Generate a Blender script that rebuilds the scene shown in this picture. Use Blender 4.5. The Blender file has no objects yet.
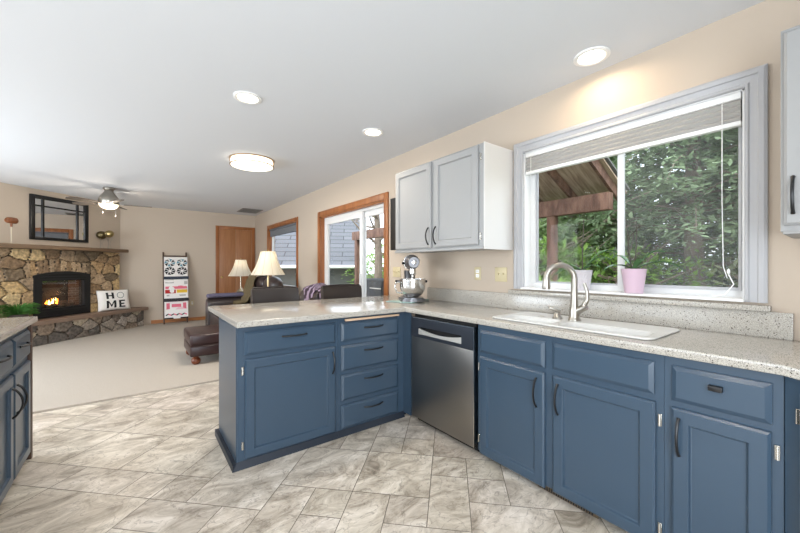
import bpy, bmesh, math, random
from mathutils import Matrix, Vector, noise
R = math.radians
rnd = random.Random(7)
SC = bpy.context.scene
COL = SC.collection

# ------------------------------------------------------------------ camera
cam_d = bpy.data.cameras.new('camera')
cam = bpy.data.objects.new('camera', cam_d)
COL.objects.link(cam)
cam_d.sensor_width = 36.0
cam_d.lens = 350.8 / 800 * 36
cam_d.clip_start = 0.03
cam.location = (0, 0, 1.26)
cam.rotation_euler = (R(90), 0, -R(36.964))
SC.camera = cam

# ------------------------------------------------------------------ sky, exposure, daylight
SC.view_settings.view_transform = 'Standard'
SC.view_settings.look = 'None'
SC.view_settings.gamma = 1
SC.view_settings.use_curve_mapping = False
SC.view_settings.exposure = -0.65

world = bpy.data.worlds.new('overcast_sky')
SC.world = world
world.use_nodes = True
wn = world.node_tree.nodes
wl = world.node_tree.links
wn.clear()
w_out = wn.new('ShaderNodeOutputWorld')
w_bg = wn.new('ShaderNodeBackground')
w_geo = wn.new('ShaderNodeNewGeometry')
w_sep = wn.new('ShaderNodeSeparateXYZ')
w_ramp = wn.new('ShaderNodeValToRGB')
w_ramp.color_ramp.elements[0].position = 0.0
w_ramp.color_ramp.elements[0].color = (0.80, 0.86, 0.92, 1)
w_ramp.color_ramp.elements[1].position = 0.7
w_ramp.color_ramp.elements[1].color = (0.70, 0.80, 0.95, 1)
w_tc = wn.new('ShaderNodeTexCoord')
wl.new(w_tc.outputs['Generated'], w_sep.inputs[0])
wl.new(w_sep.outputs['Z'], w_ramp.inputs[0])
wl.new(w_ramp.outputs[0], w_bg.inputs[0])
w_bg.inputs[1].default_value = 6.0
wl.new(w_bg.outputs[0], w_out.inputs[0])

def area_light(name, loc, rot, sx, sy, watts, color=(1, 1, 1), shape='RECTANGLE', spread=180, portal=False):
    d = bpy.data.lights.new(name, 'AREA')
    d.shape = shape
    d.size = sx
    if shape in ('RECTANGLE', 'ELLIPSE'):
        d.size_y = sy
    d.energy = watts
    d.color = color
    d.spread = R(spread)
    if portal:
        d.cycles.is_portal = True
    o = bpy.data.objects.new(name, d)
    o.location = loc
    o.rotation_euler = rot
    COL.objects.link(o)
    return o

DAY = (0.82, 0.91, 1.0)
# fill lights added at unseen openings behind and left, for flat ambient light
area_light('fill_left_opening', (-3.32, 1.6, 1.25), (0, -R(90), 0), 2.1, 3.4, 14, DAY)
area_light('fill_rear_opening', (-0.8, -1.28, 1.25), (R(90), 0, 0), 2.4, 2.0, 185, DAY)
area_light('fill_family_opening', (-3.32, 5.2, 1.3), (0, -R(90), 0), 2.0, 2.2, 205, DAY)
sun_d = bpy.data.lights.new('added_sun_on_trees', 'SUN'); sun_d.energy = 5.0; sun_d.angle = R(70); sun_d.color = (1.0, .97, .92)  # sun lamp added under the overcast sky to brighten the trees
sun = bpy.data.objects.new('added_sun_on_trees', sun_d); COL.objects.link(sun)
sun.rotation_euler = Vector((.45, .30, -.84)).to_track_quat('-Z', 'Y').to_euler()
# portals that guide the sky through the windows the photograph shows
area_light('kitchen_window_portal', (2.60, 0.985, 1.6), (0, R(90), 0), 1.1, 1.3, 1, portal=True)
area_light('patio_door_portal', (2.60, 4.45, 1.1), (0, R(90), 0), 2.1, 1.9, 1, portal=True)
area_light('family_window_portal', (2.60, 7.32, 1.5), (0, R(90), 0), 1.3, 1.8, 1, portal=True)

# ------------------------------------------------------------------ measures
W = 2.42        # right wall
YB = 9.30       # back wall
ZC = 2.54       # ceiling
YR = -1.30      # rear wall
XL = -3.35      # left wall
CT = 0.925      # counter top
DM = Matrix.Translation((-4.78, 4.78, 0)) @ Matrix.Rotation(R(45), 4, 'Z')   # corner wall: x along the wall, -y out of it

# ------------------------------------------------------------------ helpers
def lin(c):
    c = c / 255.0
    return c / 12.92 if c <= 0.04045 else ((c + 0.055) / 1.055) ** 2.4
def srgb(t):
    return (lin(t[0]), lin(t[1]), lin(t[2]), 1.0)

WM = {}
class MB:
    def __init__(s):
        s.v = []; s.f = []; s.m = []; s.sm = []
    def add(s, vs, fs, M=None, mi=0, smooth=False):
        b = len(s.v)
        for p in vs:
            p = Vector(p)
            s.v.append(M @ p if M is not None else p)
        for f in fs:
            s.f.append([b + i for i in f]); s.m.append(mi); s.sm.append(smooth)
        return s
    def box(s, x0, x1, y0, y1, z0, z1, M=None, mi=0, bev=0.0, seg=2):
        if bev <= 0:
            vs = [(x, y, z) for x in (x0, x1) for y in (y0, y1) for z in (z0, z1)]
            fs = [(0, 1, 3, 2), (4, 6, 7, 5), (0, 4, 5, 1), (2, 3, 7, 6), (0, 2, 6, 4), (1, 5, 7, 3)]
            return s.add(vs, fs, M, mi)
        bm = bmesh.new()
        bmesh.ops.create_cube(bm, size=1.0)
        for v in bm.verts:
            v.co = Vector(((x0 + x1) / 2 + v.co.x * (x1 - x0), (y0 + y1) / 2 + v.co.y * (y1 - y0), (z0 + z1) / 2 + v.co.z * (z1 - z0)))
        bmesh.ops.bevel(bm, geom=bm.edges[:], offset=bev, segments=seg, affect='EDGES', profile=0.5)
        s.bm(bm, M, mi, smooth=seg > 1)
        return s
    def bm(s, bm, M=None, mi=0, smooth=True):
        bm.verts.index_update()
        s.add([v.co.copy() for v in bm.verts], [[v.index for v in f.verts] for f in bm.faces], M, mi, smooth)
        bm.free()
        return s
    def tube(s, pts, r, n=10, M=None, mi=0, caps=True, flat=1.0):
        pts = [Vector(p) for p in pts]
        rr = r if isinstance(r, (list, tuple)) else [r] * len(pts)
        vs = []; fs = []
        up = None
        for i, p in enumerate(pts):
            if i == 0: t = pts[1] - p
            elif i == len(pts) - 1: t = p - pts[i - 1]
            else: t = pts[i + 1] - pts[i - 1]
            t.normalize()
            if up is None:
                up = Vector((0, 0, 1)) if abs(t.z) < 0.9 else Vector((1, 0, 0))
            a = t.cross(up)
            if a.length < 1e-5: a = t.orthogonal()
            a.normalize(); b = a.cross(t); up = b
            for k in range(n):
                w = 2 * math.pi * k / n
                vs.append(p + a * math.cos(w) * rr[i] + b * math.sin(w) * rr[i] * flat)
        for i in range(len(pts) - 1):
            for k in range(n):
                k2 = (k + 1) % n
                fs.append((i * n + k, i * n + k2, (i + 1) * n + k2, (i + 1) * n + k))
        if caps:
            fs.append(tuple(range(n - 1, -1, -1)))
            fs.append(tuple((len(pts) - 1) * n + k for k in range(n)))
        return s.add(vs, fs, M, mi, True)
    def lathe(s, prof, n=32, c=(0, 0, 0), M=None, mi=0, sy=1.0):
        vs = []; fs = []
        for (r, z) in prof:
            for k in range(n):
                w = 2 * math.pi * k / n
                vs.append((c[0] + r * math.cos(w), c[1] + r * math.sin(w) * sy, c[2] + z))
        for i in range(len(prof) - 1):
            for k in range(n):
                k2 = (k + 1) % n
                fs.append((i * n + k, i * n + k2, (i + 1) * n + k2, (i + 1) * n + k))
        if prof[0][0] > 1e-6: fs.append(tuple(range(n - 1, -1, -1)))
        if prof[-1][0] > 1e-6: fs.append(tuple((len(prof) - 1) * n + k for k in range(n)))
        return s.add(vs, fs, M, mi, True)
    def sphere(s, c, rx, ry=None, rz=None, nu=20, nv=12, M=None, mi=0):
        ry = ry or rx; rz = rz or rx
        vs = []; fs = []
        for i in range(nv + 1):
            a = math.pi * i / nv
            for k in range(nu):
                w = 2 * math.pi * k / nu
                vs.append((c[0] + rx * math.sin(a) * math.cos(w), c[1] + ry * math.sin(a) * math.sin(w), c[2] - rz * math.cos(a)))
        for i in range(nv):
            for k in range(nu):
                k2 = (k + 1) % nu
                fs.append((i * nu + k, i * nu + k2, (i + 1) * nu + k2, (i + 1) * nu + k))
        return s.add(vs, fs, M, mi, True)
    def rings(s, x0, x1, z0, z1, prof, M=None, mi=0, cap_mi=None):
        """rectangular panel facing local -y built of nested rings (inset, outward)"""
        vs = []; fs = []
        for (i, o) in prof:
            vs += [(x0 + i, -o, z0 + i), (x1 - i, -o, z0 + i), (x1 - i, -o, z1 - i), (x0 + i, -o, z1 - i)]
        for k in range(len(prof) - 1):
            for j in range(4):
                j2 = (j + 1) % 4
                fs.append((k * 4 + j, k * 4 + j2, k * 4 + 4 + j2, k * 4 + 4 + j))
        fs.append((3, 2, 1, 0))
        s.add(vs, fs, M, mi)
        b = len(prof) * 4 - 4
        s.f.append([len(s.v) - 4, len(s.v) - 3, len(s.v) - 2, len(s.v) - 1]); s.m.append(mi if cap_mi is None else cap_mi); s.sm.append(False)
        return s
    def prism(s, poly, y0, y1, M=None, mi=0):
        """polygon in local x,z extruded along y"""
        n = len(poly)
        vs = [(p[0], y0, p[1]) for p in poly] + [(p[0], y1, p[1]) for p in poly]
        fs = [tuple(range(n)), tuple(range(2 * n - 1, n - 1, -1))]
        for k in range(n):
            k2 = (k + 1) % n
            fs.append((k, n + k, n + k2, k2))
        return s.add(vs, fs, M, mi)
    def slab(s, poly, z0, z1, M=None, mi=0):
        n = len(poly)
        vs = [(p[0], p[1], z0) for p in poly] + [(p[0], p[1], z1) for p in poly]
        fs = [tuple(range(n - 1, -1, -1)), tuple(range(n, 2 * n))]
        for k in range(n):
            k2 = (k + 1) % n
            fs.append((k, k2, n + k2, n + k))
        return s.add(vs, fs, M, mi)
    def build(s, name, mats, parent=None, local=False, auto=38, fixn=True):
        me = bpy.data.meshes.new(name)
        vs = s.v
        if parent is not None and not local:
            inv = WM.get(parent.name, Matrix.Identity(4)).inverted()
            vs = [inv @ p for p in vs]
        me.from_pydata([tuple(p) for p in vs], [], s.f)
        if not isinstance(mats, (list, tuple)): mats = [mats]
        for m in mats: me.materials.append(m)
        me.polygons.foreach_set('material_index', s.m)
        me.polygons.foreach_set('use_smooth', s.sm)
        if fixn:
            b = bmesh.new(); b.from_mesh(me)
            bmesh.ops.recalc_face_normals(b, faces=b.faces[:])
            b.to_mesh(me); b.free()
        if any(s.sm):
            me.set_sharp_from_angle(angle=R(auto))
        me.update()
        o = bpy.data.objects.new(name, me)
        COL.objects.link(o)
        if parent is not None:
            o.parent = parent
            WM[o.name] = WM.get(parent.name, Matrix.Identity(4))
        else:
            WM[o.name] = Matrix.Identity(4)
        return o

def tag(o, label, cat, group=None, kind=None):
    o['label'] = label; o['category'] = cat
    if group: o['group'] = group
    if kind: o['kind'] = kind
    return o
def thing(name, label, cat, loc=(0, 0, 0), rz=0.0, group=None):
    o = bpy.data.objects.new(name, None)
    o.empty_display_size = 0.05
    o.location = loc; o.rotation_euler = (0, 0, rz)
    COL.objects.link(o)
    WM[o.name] = Matrix.Translation(loc) @ Matrix.Rotation(rz, 4, 'Z')
    return tag(o, label, cat, group)
def struct(o, label=None):
    o['kind'] = 'structure'
    if label: o['label'] = label
    return o
def copy_tree(o, parent=None):
    c = o.copy(); COL.objects.link(c)
    if parent is not None: c.parent = parent
    for ch in list(o.children): copy_tree(ch, c)
    return c

# ------------------------------------------------------------------ materials
def new_mat(name):
    m = bpy.data.materials.new(name); m.use_nodes = True
    nt = m.node_tree
    return m, nt, nt.nodes['Principled BSDF']
def plain(name, rgb, rough=0.5, metal=0.0, bump=None, var=None, coat=0.0, spec=0.5, trans=0.0):
    m, nt, b = new_mat(name)
    b.inputs['Base Color'].default_value = srgb(rgb)
    b.inputs['Roughness'].default_value = rough
    b.inputs['Metallic'].default_value = metal
    b.inputs['Coat Weight'].default_value = coat
    b.inputs['Specular IOR Level'].default_value = spec
    tc = nt.nodes.new('ShaderNodeTexCoord')
    if var:   # (scale, amount)
        n = nt.nodes.new('ShaderNodeTexNoise'); n.inputs['Scale'].default_value = var[0]; n.inputs['Detail'].default_value = 4
        mx = nt.nodes.new('ShaderNodeMix'); mx.data_type = 'RGBA'
        c = srgb(rgb); k = var[1]
        mx.inputs[6].default_value = (c[0] * (1 - k), c[1] * (1 - k), c[2] * (1 - k), 1)
        mx.inputs[7].default_value = (min(1, c[0] * (1 + k)), min(1, c[1] * (1 + k)), min(1, c[2] * (1 + k)), 1)
        nt.links.new(tc.outputs['Object'], n.inputs['Vector'])
        nt.links.new(n.outputs['Fac'], mx.inputs[0]); nt.links.new(mx.outputs[2], b.inputs['Base Color'])
    if bump:  # (scale, strength)
        n2 = nt.nodes.new('ShaderNodeTexNoise'); n2.inputs['Scale'].default_value = bump[0]; n2.inputs['Detail'].default_value = 3
        bp = nt.nodes.new('ShaderNodeBump'); bp.inputs['Strength'].default_value = bump[1]; bp.inputs['Distance'].default_value = 0.01
        nt.links.new(tc.outputs['Object'], n2.inputs['Vector']); nt.links.new(n2.outputs['Fac'], bp.inputs['Height'])
        nt.links.new(bp.outputs[0], b.inputs['Normal'])
    return m
def emit(name, rgb, strength):
    m, nt, b = new_mat(name)
    b.inputs['Base Color'].default_value = srgb(rgb)
    b.inputs['Emission Color'].default_value = srgb(rgb)
    b.inputs['Emission Strength'].default_value = strength
    return m
def glass(name, tint=(255, 255, 255), refl=0.004):
    m, nt, b = new_mat(name)
    nt.nodes.remove(b)
    out = nt.nodes['Material Output']
    t = nt.nodes.new('ShaderNodeBsdfTransparent'); t.inputs[0].default_value = srgb(tint)
    g = nt.nodes.new('ShaderNodeBsdfGlossy'); g.inputs['Roughness'].default_value = 0.0
    lw = nt.nodes.new('ShaderNodeLayerWeight'); lw.inputs[0].default_value = 0.5
    pw = nt.nodes.new('ShaderNodeMath'); pw.operation = 'POWER'; pw.inputs[1].default_value = 4.0
    nt.links.new(lw.outputs['Facing'], pw.inputs[0])
    fr = nt.nodes.new('ShaderNodeMapRange'); fr.inputs[3].default_value = refl; fr.inputs[4].default_value = 0.4
    nt.links.new(pw.outputs[0], fr.inputs[0])
    mx = nt.nodes.new('ShaderNodeMixShader')
    nt.links.new(fr.outputs[0], mx.inputs[0])
    nt.links.new(t.outputs[0], mx.inputs[1]); nt.links.new(g.outputs[0], mx.inputs[2]); nt.links.new(mx.outputs[0], out.inputs[0])
    return m
def translucent(name, rgb, mix=0.5, rough=0.8):
    m, nt, b = new_mat(name)
    out = nt.nodes['Material Output']
    b.inputs['Base Color'].default_value = srgb(rgb); b.inputs['Roughness'].default_value = rough
    t = nt.nodes.new('ShaderNodeBsdfTranslucent'); t.inputs[0].default_value = srgb(rgb)
    mx = nt.nodes.new('ShaderNodeMixShader'); mx.inputs[0].default_value = mix
    nt.links.new(b.outputs[0], mx.inputs[1]); nt.links.new(t.outputs[0], mx.inputs[2]); nt.links.new(mx.outputs[0], out.inputs[0])
    return m
def wood(name, a, b_, scale=(1, 1, 1), rough=0.4, dist=3.0):
    m, nt, b = new_mat(name)
    tc = nt.nodes.new('ShaderNodeTexCoord'); mp = nt.nodes.new('ShaderNodeMapping')
    mp.inputs['Scale'].default_value = scale
    n = nt.nodes.new('ShaderNodeTexNoise'); n.inputs['Scale'].default_value = 6; n.inputs['Detail'].default_value = 6; n.inputs['Distortion'].default_value = dist * 0.1
    r = nt.nodes.new('ShaderNodeValToRGB')
    r.color_ramp.elements[0].position = 0.35; r.color_ramp.elements[0].color = srgb(a)
    r.color_ramp.elements[1].position = 0.65; r.color_ramp.elements[1].color = srgb(b_)
    nt.links.new(tc.outputs['Object'], mp.inputs[0]); nt.links.new(mp.outputs[0], n.inputs['Vector'])
    nt.links.new(n.outputs['Fac'], r.inputs[0]); nt.links.new(r.outputs[0], b.inputs['Base Color'])
    b.inputs['Roughness'].default_value = rough
    return m
def speckle(name, base, dark, light, rough=0.25):
    m, nt, b = new_mat(name)
    tc = nt.nodes.new('ShaderNodeTexCoord')
    def layer(scale, lo, hi):
        v = nt.nodes.new('ShaderNodeTexVoronoi'); v.inputs['Scale'].default_value = scale
        n = nt.nodes.new('ShaderNodeMapRange'); n.inputs[1].default_value = lo; n.inputs[2].default_value = hi
        n.inputs[3].default_value = 1; n.inputs[4].default_value = 0
        nt.links.new(tc.outputs['Object'], v.inputs['Vector'])
        # only some cells carry a fleck
        sp = nt.nodes.new('ShaderNodeSeparateColor'); nt.links.new(v.outputs['Color'], sp.inputs[0])
        gt = nt.nodes.new('ShaderNodeMath'); gt.operation = 'GREATER_THAN'; gt.inputs[1].default_value = 0.62
        nt.links.new(sp.outputs[0], gt.inputs[0])
        nt.links.new(v.outputs['Distance'], n.inputs[0])
        mu = nt.nodes.new('ShaderNodeMath'); mu.operation = 'MULTIPLY'
        nt.links.new(n.outputs[0], mu.inputs[0]); nt.links.new(gt.outputs[0], mu.inputs[1])
        return mu.outputs[0]
    prev = None
    for (col, sc, lo, hi) in ((light, 260, 0.25, 0.5), (dark, 170, 0.24, 0.42), (tuple(int(c * 0.72) for c in base), 330, 0.3, 0.5), (dark, 75, 0.12, 0.24)):
        mx = nt.nodes.new('ShaderNodeMix'); mx.data_type = 'RGBA'
        if prev is None: mx.inputs[6].default_value = srgb(base)
        else: nt.links.new(prev, mx.inputs[6])
        mx.inputs[7].default_value = srgb(col)
        nt.links.new(layer(sc, lo, hi), mx.inputs[0])
        prev = mx.outputs[2]
    nt.links.new(prev, b.inputs['Base Color'])
    b.inputs['Roughness'].default_value = rough
    return m
def attr_mat(name, rough=0.8, bump=None, noise_scale=30, noise_amt=0.25, spec=0.3):
    """colour of each stone / tile stored per face, with fine grain"""
    m, nt, b = new_mat(name)
    at = nt.nodes.new('ShaderNodeAttribute'); at.attribute_name = 'tone'
    tc = nt.nodes.new('ShaderNodeTexCoord')
    n = nt.nodes.new('ShaderNodeTexNoise'); n.inputs['Scale'].default_value = noise_scale; n.inputs['Detail'].default_value = 6
    mr = nt.nodes.new('ShaderNodeMapRange'); mr.inputs[1].default_value = 0.3; mr.inputs[2].default_value = 0.7
    mr.inputs[3].default_value = 1 - noise_amt; mr.inputs[4].default_value = 1 + noise_amt
    vm = nt.nodes.new('ShaderNodeVectorMath'); vm.operation = 'SCALE'
    nt.links.new(tc.outputs['Object'], n.inputs['Vector']); nt.links.new(n.outputs['Fac'], mr.inputs[0])
    nt.links.new(at.outputs['Color'], vm.inputs[0]); nt.links.new(mr.outputs[0], vm.inputs['Scale'])
    nt.links.new(vm.outputs[0], b.inputs['Base Color'])
    b.inputs['Roughness'].default_value = rough; b.inputs['Specular IOR Level'].default_value = spec
    if bump:
        bp = nt.nodes.new('ShaderNodeBump'); bp.inputs['Strength'].default_value = bump; bp.inputs['Distance'].default_value = 0.01
        nt.links.new(n.outputs['Fac'], bp.inputs['Height']); nt.links.new(bp.outputs[0], b.inputs['Normal'])
    return m

M_wall = plain('wall_paint', (189, 174, 157), 0.75, bump=(180, 0.05))
M_ceil = plain('ceiling_paint', (213, 215, 218), 0.85, bump=(140, 0.05))
M_blue = plain('blue_cabinet_paint', (57, 75, 92), 0.28, bump=(60, 0.02), var=(3, 0.04))
M_kick = plain('kick_shade_moulding_paint', (26, 34, 46), 0.5)  # dark moulding colour; on kick boards it paints in the toe recess shade
M_black = plain('black_metal', (20, 20, 22), 0.35)
M_blackmat = plain('black_matt', (14, 14, 15), 0.7)
M_chrome = plain('chrome_hinge', (215, 212, 205), 0.22, 1.0)
M_nickel = plain('brushed_nickel', (172, 167, 158), 0.28, 1.0)
M_steel = plain('stainless_steel', (150, 147, 143), 0.36, 1.0)
M_steelbright = plain('bright_steel', (215, 214, 212), 0.2, 1.0)
M_mixer = plain('silver_mixer_enamel', (118, 118, 121), 0.3, 0.75)
M_upper = plain('pale_grey_cabinet_shaded', (150, 150, 149), 0.4, bump=(60, 0.03))  # doors catch less light; that shade is put into this grey
M_upperside = plain('white_cabinet_side_lit', (208, 206, 203), 0.4)  # side panel paler than the doors: the light on it is painted in
M_trimgrey = plain('pale_grey_trim_paint', (174, 174, 176), 0.45)
M_vinyl = plain('white_vinyl', (218, 218, 217), 0.35)
M_white = plain('white_paint', (238, 237, 234), 0.4)
M_sink = plain('white_composite_sink', (212, 211, 207), 0.25)
M_counter = speckle('speckled_counter', (180, 175, 166), (56, 48, 42), (206, 200, 188), 0.14)
M_oak = wood('oak_trim', (132, 78, 38), (162, 102, 56), (2, 2, 0.25), 0.4)
M_oakdoor = wood('oak_door_veneer', (150, 100, 62), (168, 116, 76), (6, 6, 0.35), 0.4)
M_oakh = wood('oak_trim_horizontal', (150, 92, 48), (184, 124, 72), (0.25, 0.25, 2), 0.4)
M_darkwood = wood('dark_stained_wood', (62, 42, 30), (92, 64, 46), (3, 3, 0.4), 0.45)
M_palewood = plain('pale_maple', (224, 190, 158), 0.5)
M_glass = glass('window_glass')
M_plate = plain('ivory_plate', (200, 186, 148), 0.4)
M_leather = plain('dark_brown_leather', (52, 42, 40), 0.34, bump=(55, 0.12), var=(9, 0.15))
M_leatherblk = plain('espresso_leather', (58, 52, 50), 0.3, bump=(50, 0.1), var=(8, 0.12))
M_oxblood = plain('oxblood_leather', (48, 27, 27), 0.32, bump=(50, 0.1), var=(8, 0.15))
M_shade = translucent('lamp_shade_linen', (240, 233, 216), 0.45)
M_brass = plain('aged_brass', (180, 150, 96), 0.3, 1.0)

# ================================================================== THE SETTING
# floor: modular stone-look tiles laid at 45 degrees
def tile_floor():
    m = 0.2145; s0 = 0.105 - 24 * m; t0 = 1.695 - 26 * m * 1.004
    mt = m * 1.004
    NS, NT = 44, 60
    occ = {}
    tiles = []
    def put(i, j, a, b):
        for p in range(a):
            for q in range(b): occ[(i + p, j + q)] = 1
        tiles.append((i, j, a, b))
    def free(i, j, a, b):
        return all((i + p, j + q) not in occ for p in range(a) for q in range(b))
    # tiles read off the photograph (24,26 = the grid node s=.105, t=1.695)
    for (i, j, a, b) in ((21, 27, 2, 2), (21, 25, 1, 2), (22, 26, 1, 1), (19, 27, 2, 2), (23, 26, 1, 2), (20, 25, 1, 1), (19, 29, 1, 2), (22, 29, 1, 1), (21, 29, 1, 1),
                         (23, 28, 1, 1), (24, 25, 2, 2), (24, 27, 1, 1), (17, 26, 2, 3), (13, 26, 2, 1), (15, 26, 1, 1), (14, 27, 2, 2), (16, 26, 1, 1), (13, 24, 3, 2), (12, 27, 2, 2), (11, 26, 2, 1)):
        if free(i, j, a, b): put(i, j, a, b)
    rr = random.Random(3)
    for j in range(NT):
        for i in range(NS):
            if (i, j) in occ: continue
            opts = [(2, 2), (2, 3), (3, 2), (1, 2), (2, 1), (2, 2), (2, 3), (1, 1)]
            rr.shuffle(opts)
            for (a, b) in opts:
                if free(i, j, a, b): put(i, j, a, b); break
            else: put(i, j, 1, 1)
    mb = MB(); tone = []
    g = 0.0022; k = 2 ** -0.5
    def w(s, t): return ((t + s) * k, (t - s) * k)
    x0, x1, y0, y1 = XL, W + 0.0, YR, 4.28
    import itertools
    def clip(poly):
        for (ax, sign, lim) in ((0, 1, x0), (0, -1, x1), (1, 1, y0), (1, -1, y1)):
            out = []
            for a, b in zip(poly, poly[1:] + poly[:1]):
                da = sign * (a[ax] - lim); db = sign * (b[ax] - lim)
                if da >= 0: out.append(a)
                if (da > 0 and db < 0) or (da < 0 and db > 0):
                    f = da / (da - db)
                    out.append((a[0] + (b[0] - a[0]) * f, a[1] + (b[1] - a[1]) * f))
            poly = out
            if len(poly) < 3: return None
        return poly
    for (i, j, a, b) in tiles:
        sA, sB = s0 + i * m + g, s0 + (i + a) * m - g
        tA, tB = t0 + j * mt + g, t0 + (j + b) * mt - g
        p = clip([w(sA, tA), w(sB, tA), w(sB, tB), w(sA, tB)])
        if not p: continue
        mb.add([(q[0], q[1], 0.0) for q in p], [tuple(range(len(p)))])
        f = 0.94 + rr.random() * 0.12
        tone.append((f, f * (0.985 + rr.random() * 0.02), f * (0.97 + rr.random() * 0.03), rr.random()))
    mb.add([(x0, y0, -0.002), (x1, y0, -0.002), (x1, y1, -0.002), (x0, y1, -0.002)], [(0, 1, 2, 3)], mi=1)
    tone.append((1, 1, 1, 0))
    mb.box(x0, x1, y0, y1, -0.12, -0.003, mi=1); tone += [(1, 1, 1, 0)] * 6
    # stone-look tile: veins run along the tile rows, shifted tile by tile
    mm, nt, b = new_mat('stone_look_tile')
    at = nt.nodes.new('ShaderNodeAttribute'); at.attribute_name = 'tone'
    tc = nt.nodes.new('ShaderNodeTexCoord'); mp = nt.nodes.new('ShaderNodeMapping')
    mp.inputs['Rotation'].default_value = (0, 0, R(-45)); mp.inputs['Scale'].default_value = (1.0, 1.7, 1)
    sh = nt.nodes.new('ShaderNodeVectorMath'); sh.operation = 'SCALE'; sh.inputs[0].default_value = (17, 31, 11)
    nt.links.new(at.outputs['Alpha'], sh.inputs['Scale'])
    ad = nt.nodes.new('ShaderNodeVectorMath'); ad.operation = 'ADD'
    nt.links.new(tc.outputs['Object'], mp.inputs[0]); nt.links.new(mp.outputs[0], ad.inputs[0]); nt.links.new(sh.outputs[0], ad.inputs[1])
    n1 = nt.nodes.new('ShaderNodeTexNoise'); n1.inputs['Scale'].default_value = 3.6; n1.inputs['Detail'].default_value = 12; n1.inputs['Roughness'].default_value = 0.72; n1.inputs['Distortion'].default_value = 1.0
    n2 = nt.nodes.new('ShaderNodeTexNoise'); n2.inputs['Scale'].default_value = 4.0; n2.inputs['Detail'].default_value = 9; n2.inputs['Distortion'].default_value = 2.2
    for n in (n1, n2): nt.links.new(ad.outputs[0], n.inputs['Vector'])
    r1 = nt.nodes.new('ShaderNodeValToRGB'); e = r1.color_ramp.elements
    e[0].position = 0.32; e[0].color = srgb((134, 124, 112)); e[1].position = 0.68; e[1].color = srgb((232, 224, 213))
    x = e.new(0.45); x.color = srgb((184, 174, 160)); x = e.new(0.56); x.color = srgb((210, 201, 188))
    nt.links.new(n1.outputs['Fac'], r1.inputs[0])
    # thin dark veins where the second noise crosses its middle
    sb = nt.nodes.new('ShaderNodeMath'); sb.operation = 'SUBTRACT'; sb.inputs[1].default_value = 0.5; nt.links.new(n2.outputs['Fac'], sb.inputs[0])
    ab = nt.nodes.new('ShaderNodeMath'); ab.operation = 'ABSOLUTE'; nt.links.new(sb.outputs[0], ab.inputs[0])
    vr = nt.nodes.new('ShaderNodeMapRange'); vr.inputs[1].default_value = 0.0; vr.inputs[2].default_value = 0.016; vr.inputs[3].default_value = 0.5; vr.inputs[4].default_value = 0.0
    nt.links.new(ab.outputs[0], vr.inputs[0])
    mx = nt.nodes.new('ShaderNodeMix'); mx.data_type = 'RGBA'; mx.inputs[7].default_value = srgb((112, 102, 92))
    nt.links.new(vr.outputs[0], mx.inputs[0]); nt.links.new(r1.outputs[0], mx.inputs[6])
    mu = nt.nodes.new('ShaderNodeVectorMath'); mu.operation = 'MULTIPLY'
    nt.links.new(mx.outputs[2], mu.inputs[0]); nt.links.new(at.outputs['Color'], mu.inputs[1]); nt.links.new(mu.outputs[0], b.inputs['Base Color'])
    b.inputs['Roughness'].default_value = 0.32
    o = mb.build('floor', [mm, plain('grout', (128, 120, 110), 0.9)], fixn=False)
    ca = o.data.attributes.new('tone', 'FLOAT_COLOR', 'FACE')
    for i, c in enumerate(tone): ca.data[i].color = c
    struct(o)
tile_floor()

mb = MB().box(XL, W, 4.28, YB, -0.12, 0.018)
mC, nt, b = new_mat('beige_carpet')
tc = nt.nodes.new('ShaderNodeTexCoord'); n = nt.nodes.new('ShaderNodeTexNoise'); n.inputs['Scale'].default_value = 160; n.inputs['Detail'].default_value = 3
r_ = nt.nodes.new('ShaderNodeValToRGB'); r_.color_ramp.elements[0].position = 0.3; r_.color_ramp.elements[0].color = srgb((154, 145, 134)); r_.color_ramp.elements[1].position = 0.7; r_.color_ramp.elements[1].color = srgb((200, 191, 179))
nt.links.new(tc.outputs['Object'], n.inputs['Vector']); nt.links.new(n.outputs['Fac'], r_.inputs[0]); nt.links.new(r_.outputs[0], b.inputs['Base Color'])
bp = nt.nodes.new('ShaderNodeBump'); bp.inputs['Strength'].default_value = 0.5; nt.links.new(n.outputs['Fac'], bp.inputs['Height']); nt.links.new(bp.outputs[0], b.inputs['Normal'])
b.inputs['Roughness'].default_value = 0.95; b.inputs['Specular IOR Level'].default_value = 0.1
struct(mb.build('floor_carpet', mC))

struct(MB().box(XL - 0.14, W + 0.14, YR - 0.14, YB + 0.14, ZC, ZC + 0.12).build('ceiling', M_ceil))

# right wall with its three openings
def wall_right():
    mb = MB(); a, c = W, W + 0.14
    ops = [(0.36, 1.61, 1.085, 2.15), (3.52, 5.38, 0.0, 2.07), (6.44, 8.21, 0.82, 2.12)]
    y = YR - 0.14
    for (y0, y1, z0, z1) in ops:
        mb.box(a, c, y, y0, -0.12, ZC)
        if z0 > 0: mb.box(a, c, y0, y1, -0.12, z0)
        else: mb.box(a, c, y0, y1, -0.12, -0.002)
        mb.box(a, c, y0, y1, z1, ZC)
        y = y1
    mb.box(a, c, y, YB + 0.14, -0.12, ZC)
    struct(mb.build('wall_right', M_wall))
wall_right()
struct(MB().box(-0.5, W, YB, YB + 0.14, -0.12, ZC).build('wall_back', M_wall))
struct(MB().box(2.0, 6.395, 0.0, 0.14, -0.12, ZC, M=DM).build('wall_corner', M_wall))
mb = MB()
for (y0, y1, z0, z1) in ((YR - .14, -0.1, 0, ZC), (3.3, 4.1, 0, ZC), (6.3, 6.72, 0, ZC), (-0.1, 3.3, 2.3, ZC), (4.1, 6.3, 2.3, ZC), (4.1, 6.3, 0, .3), (-0.1, 3.3, 0, .2)):
    mb.box(XL - 0.14, XL, y0, y1, z0 - (0.12 if z0 == 0 else 0), z1)
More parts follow.
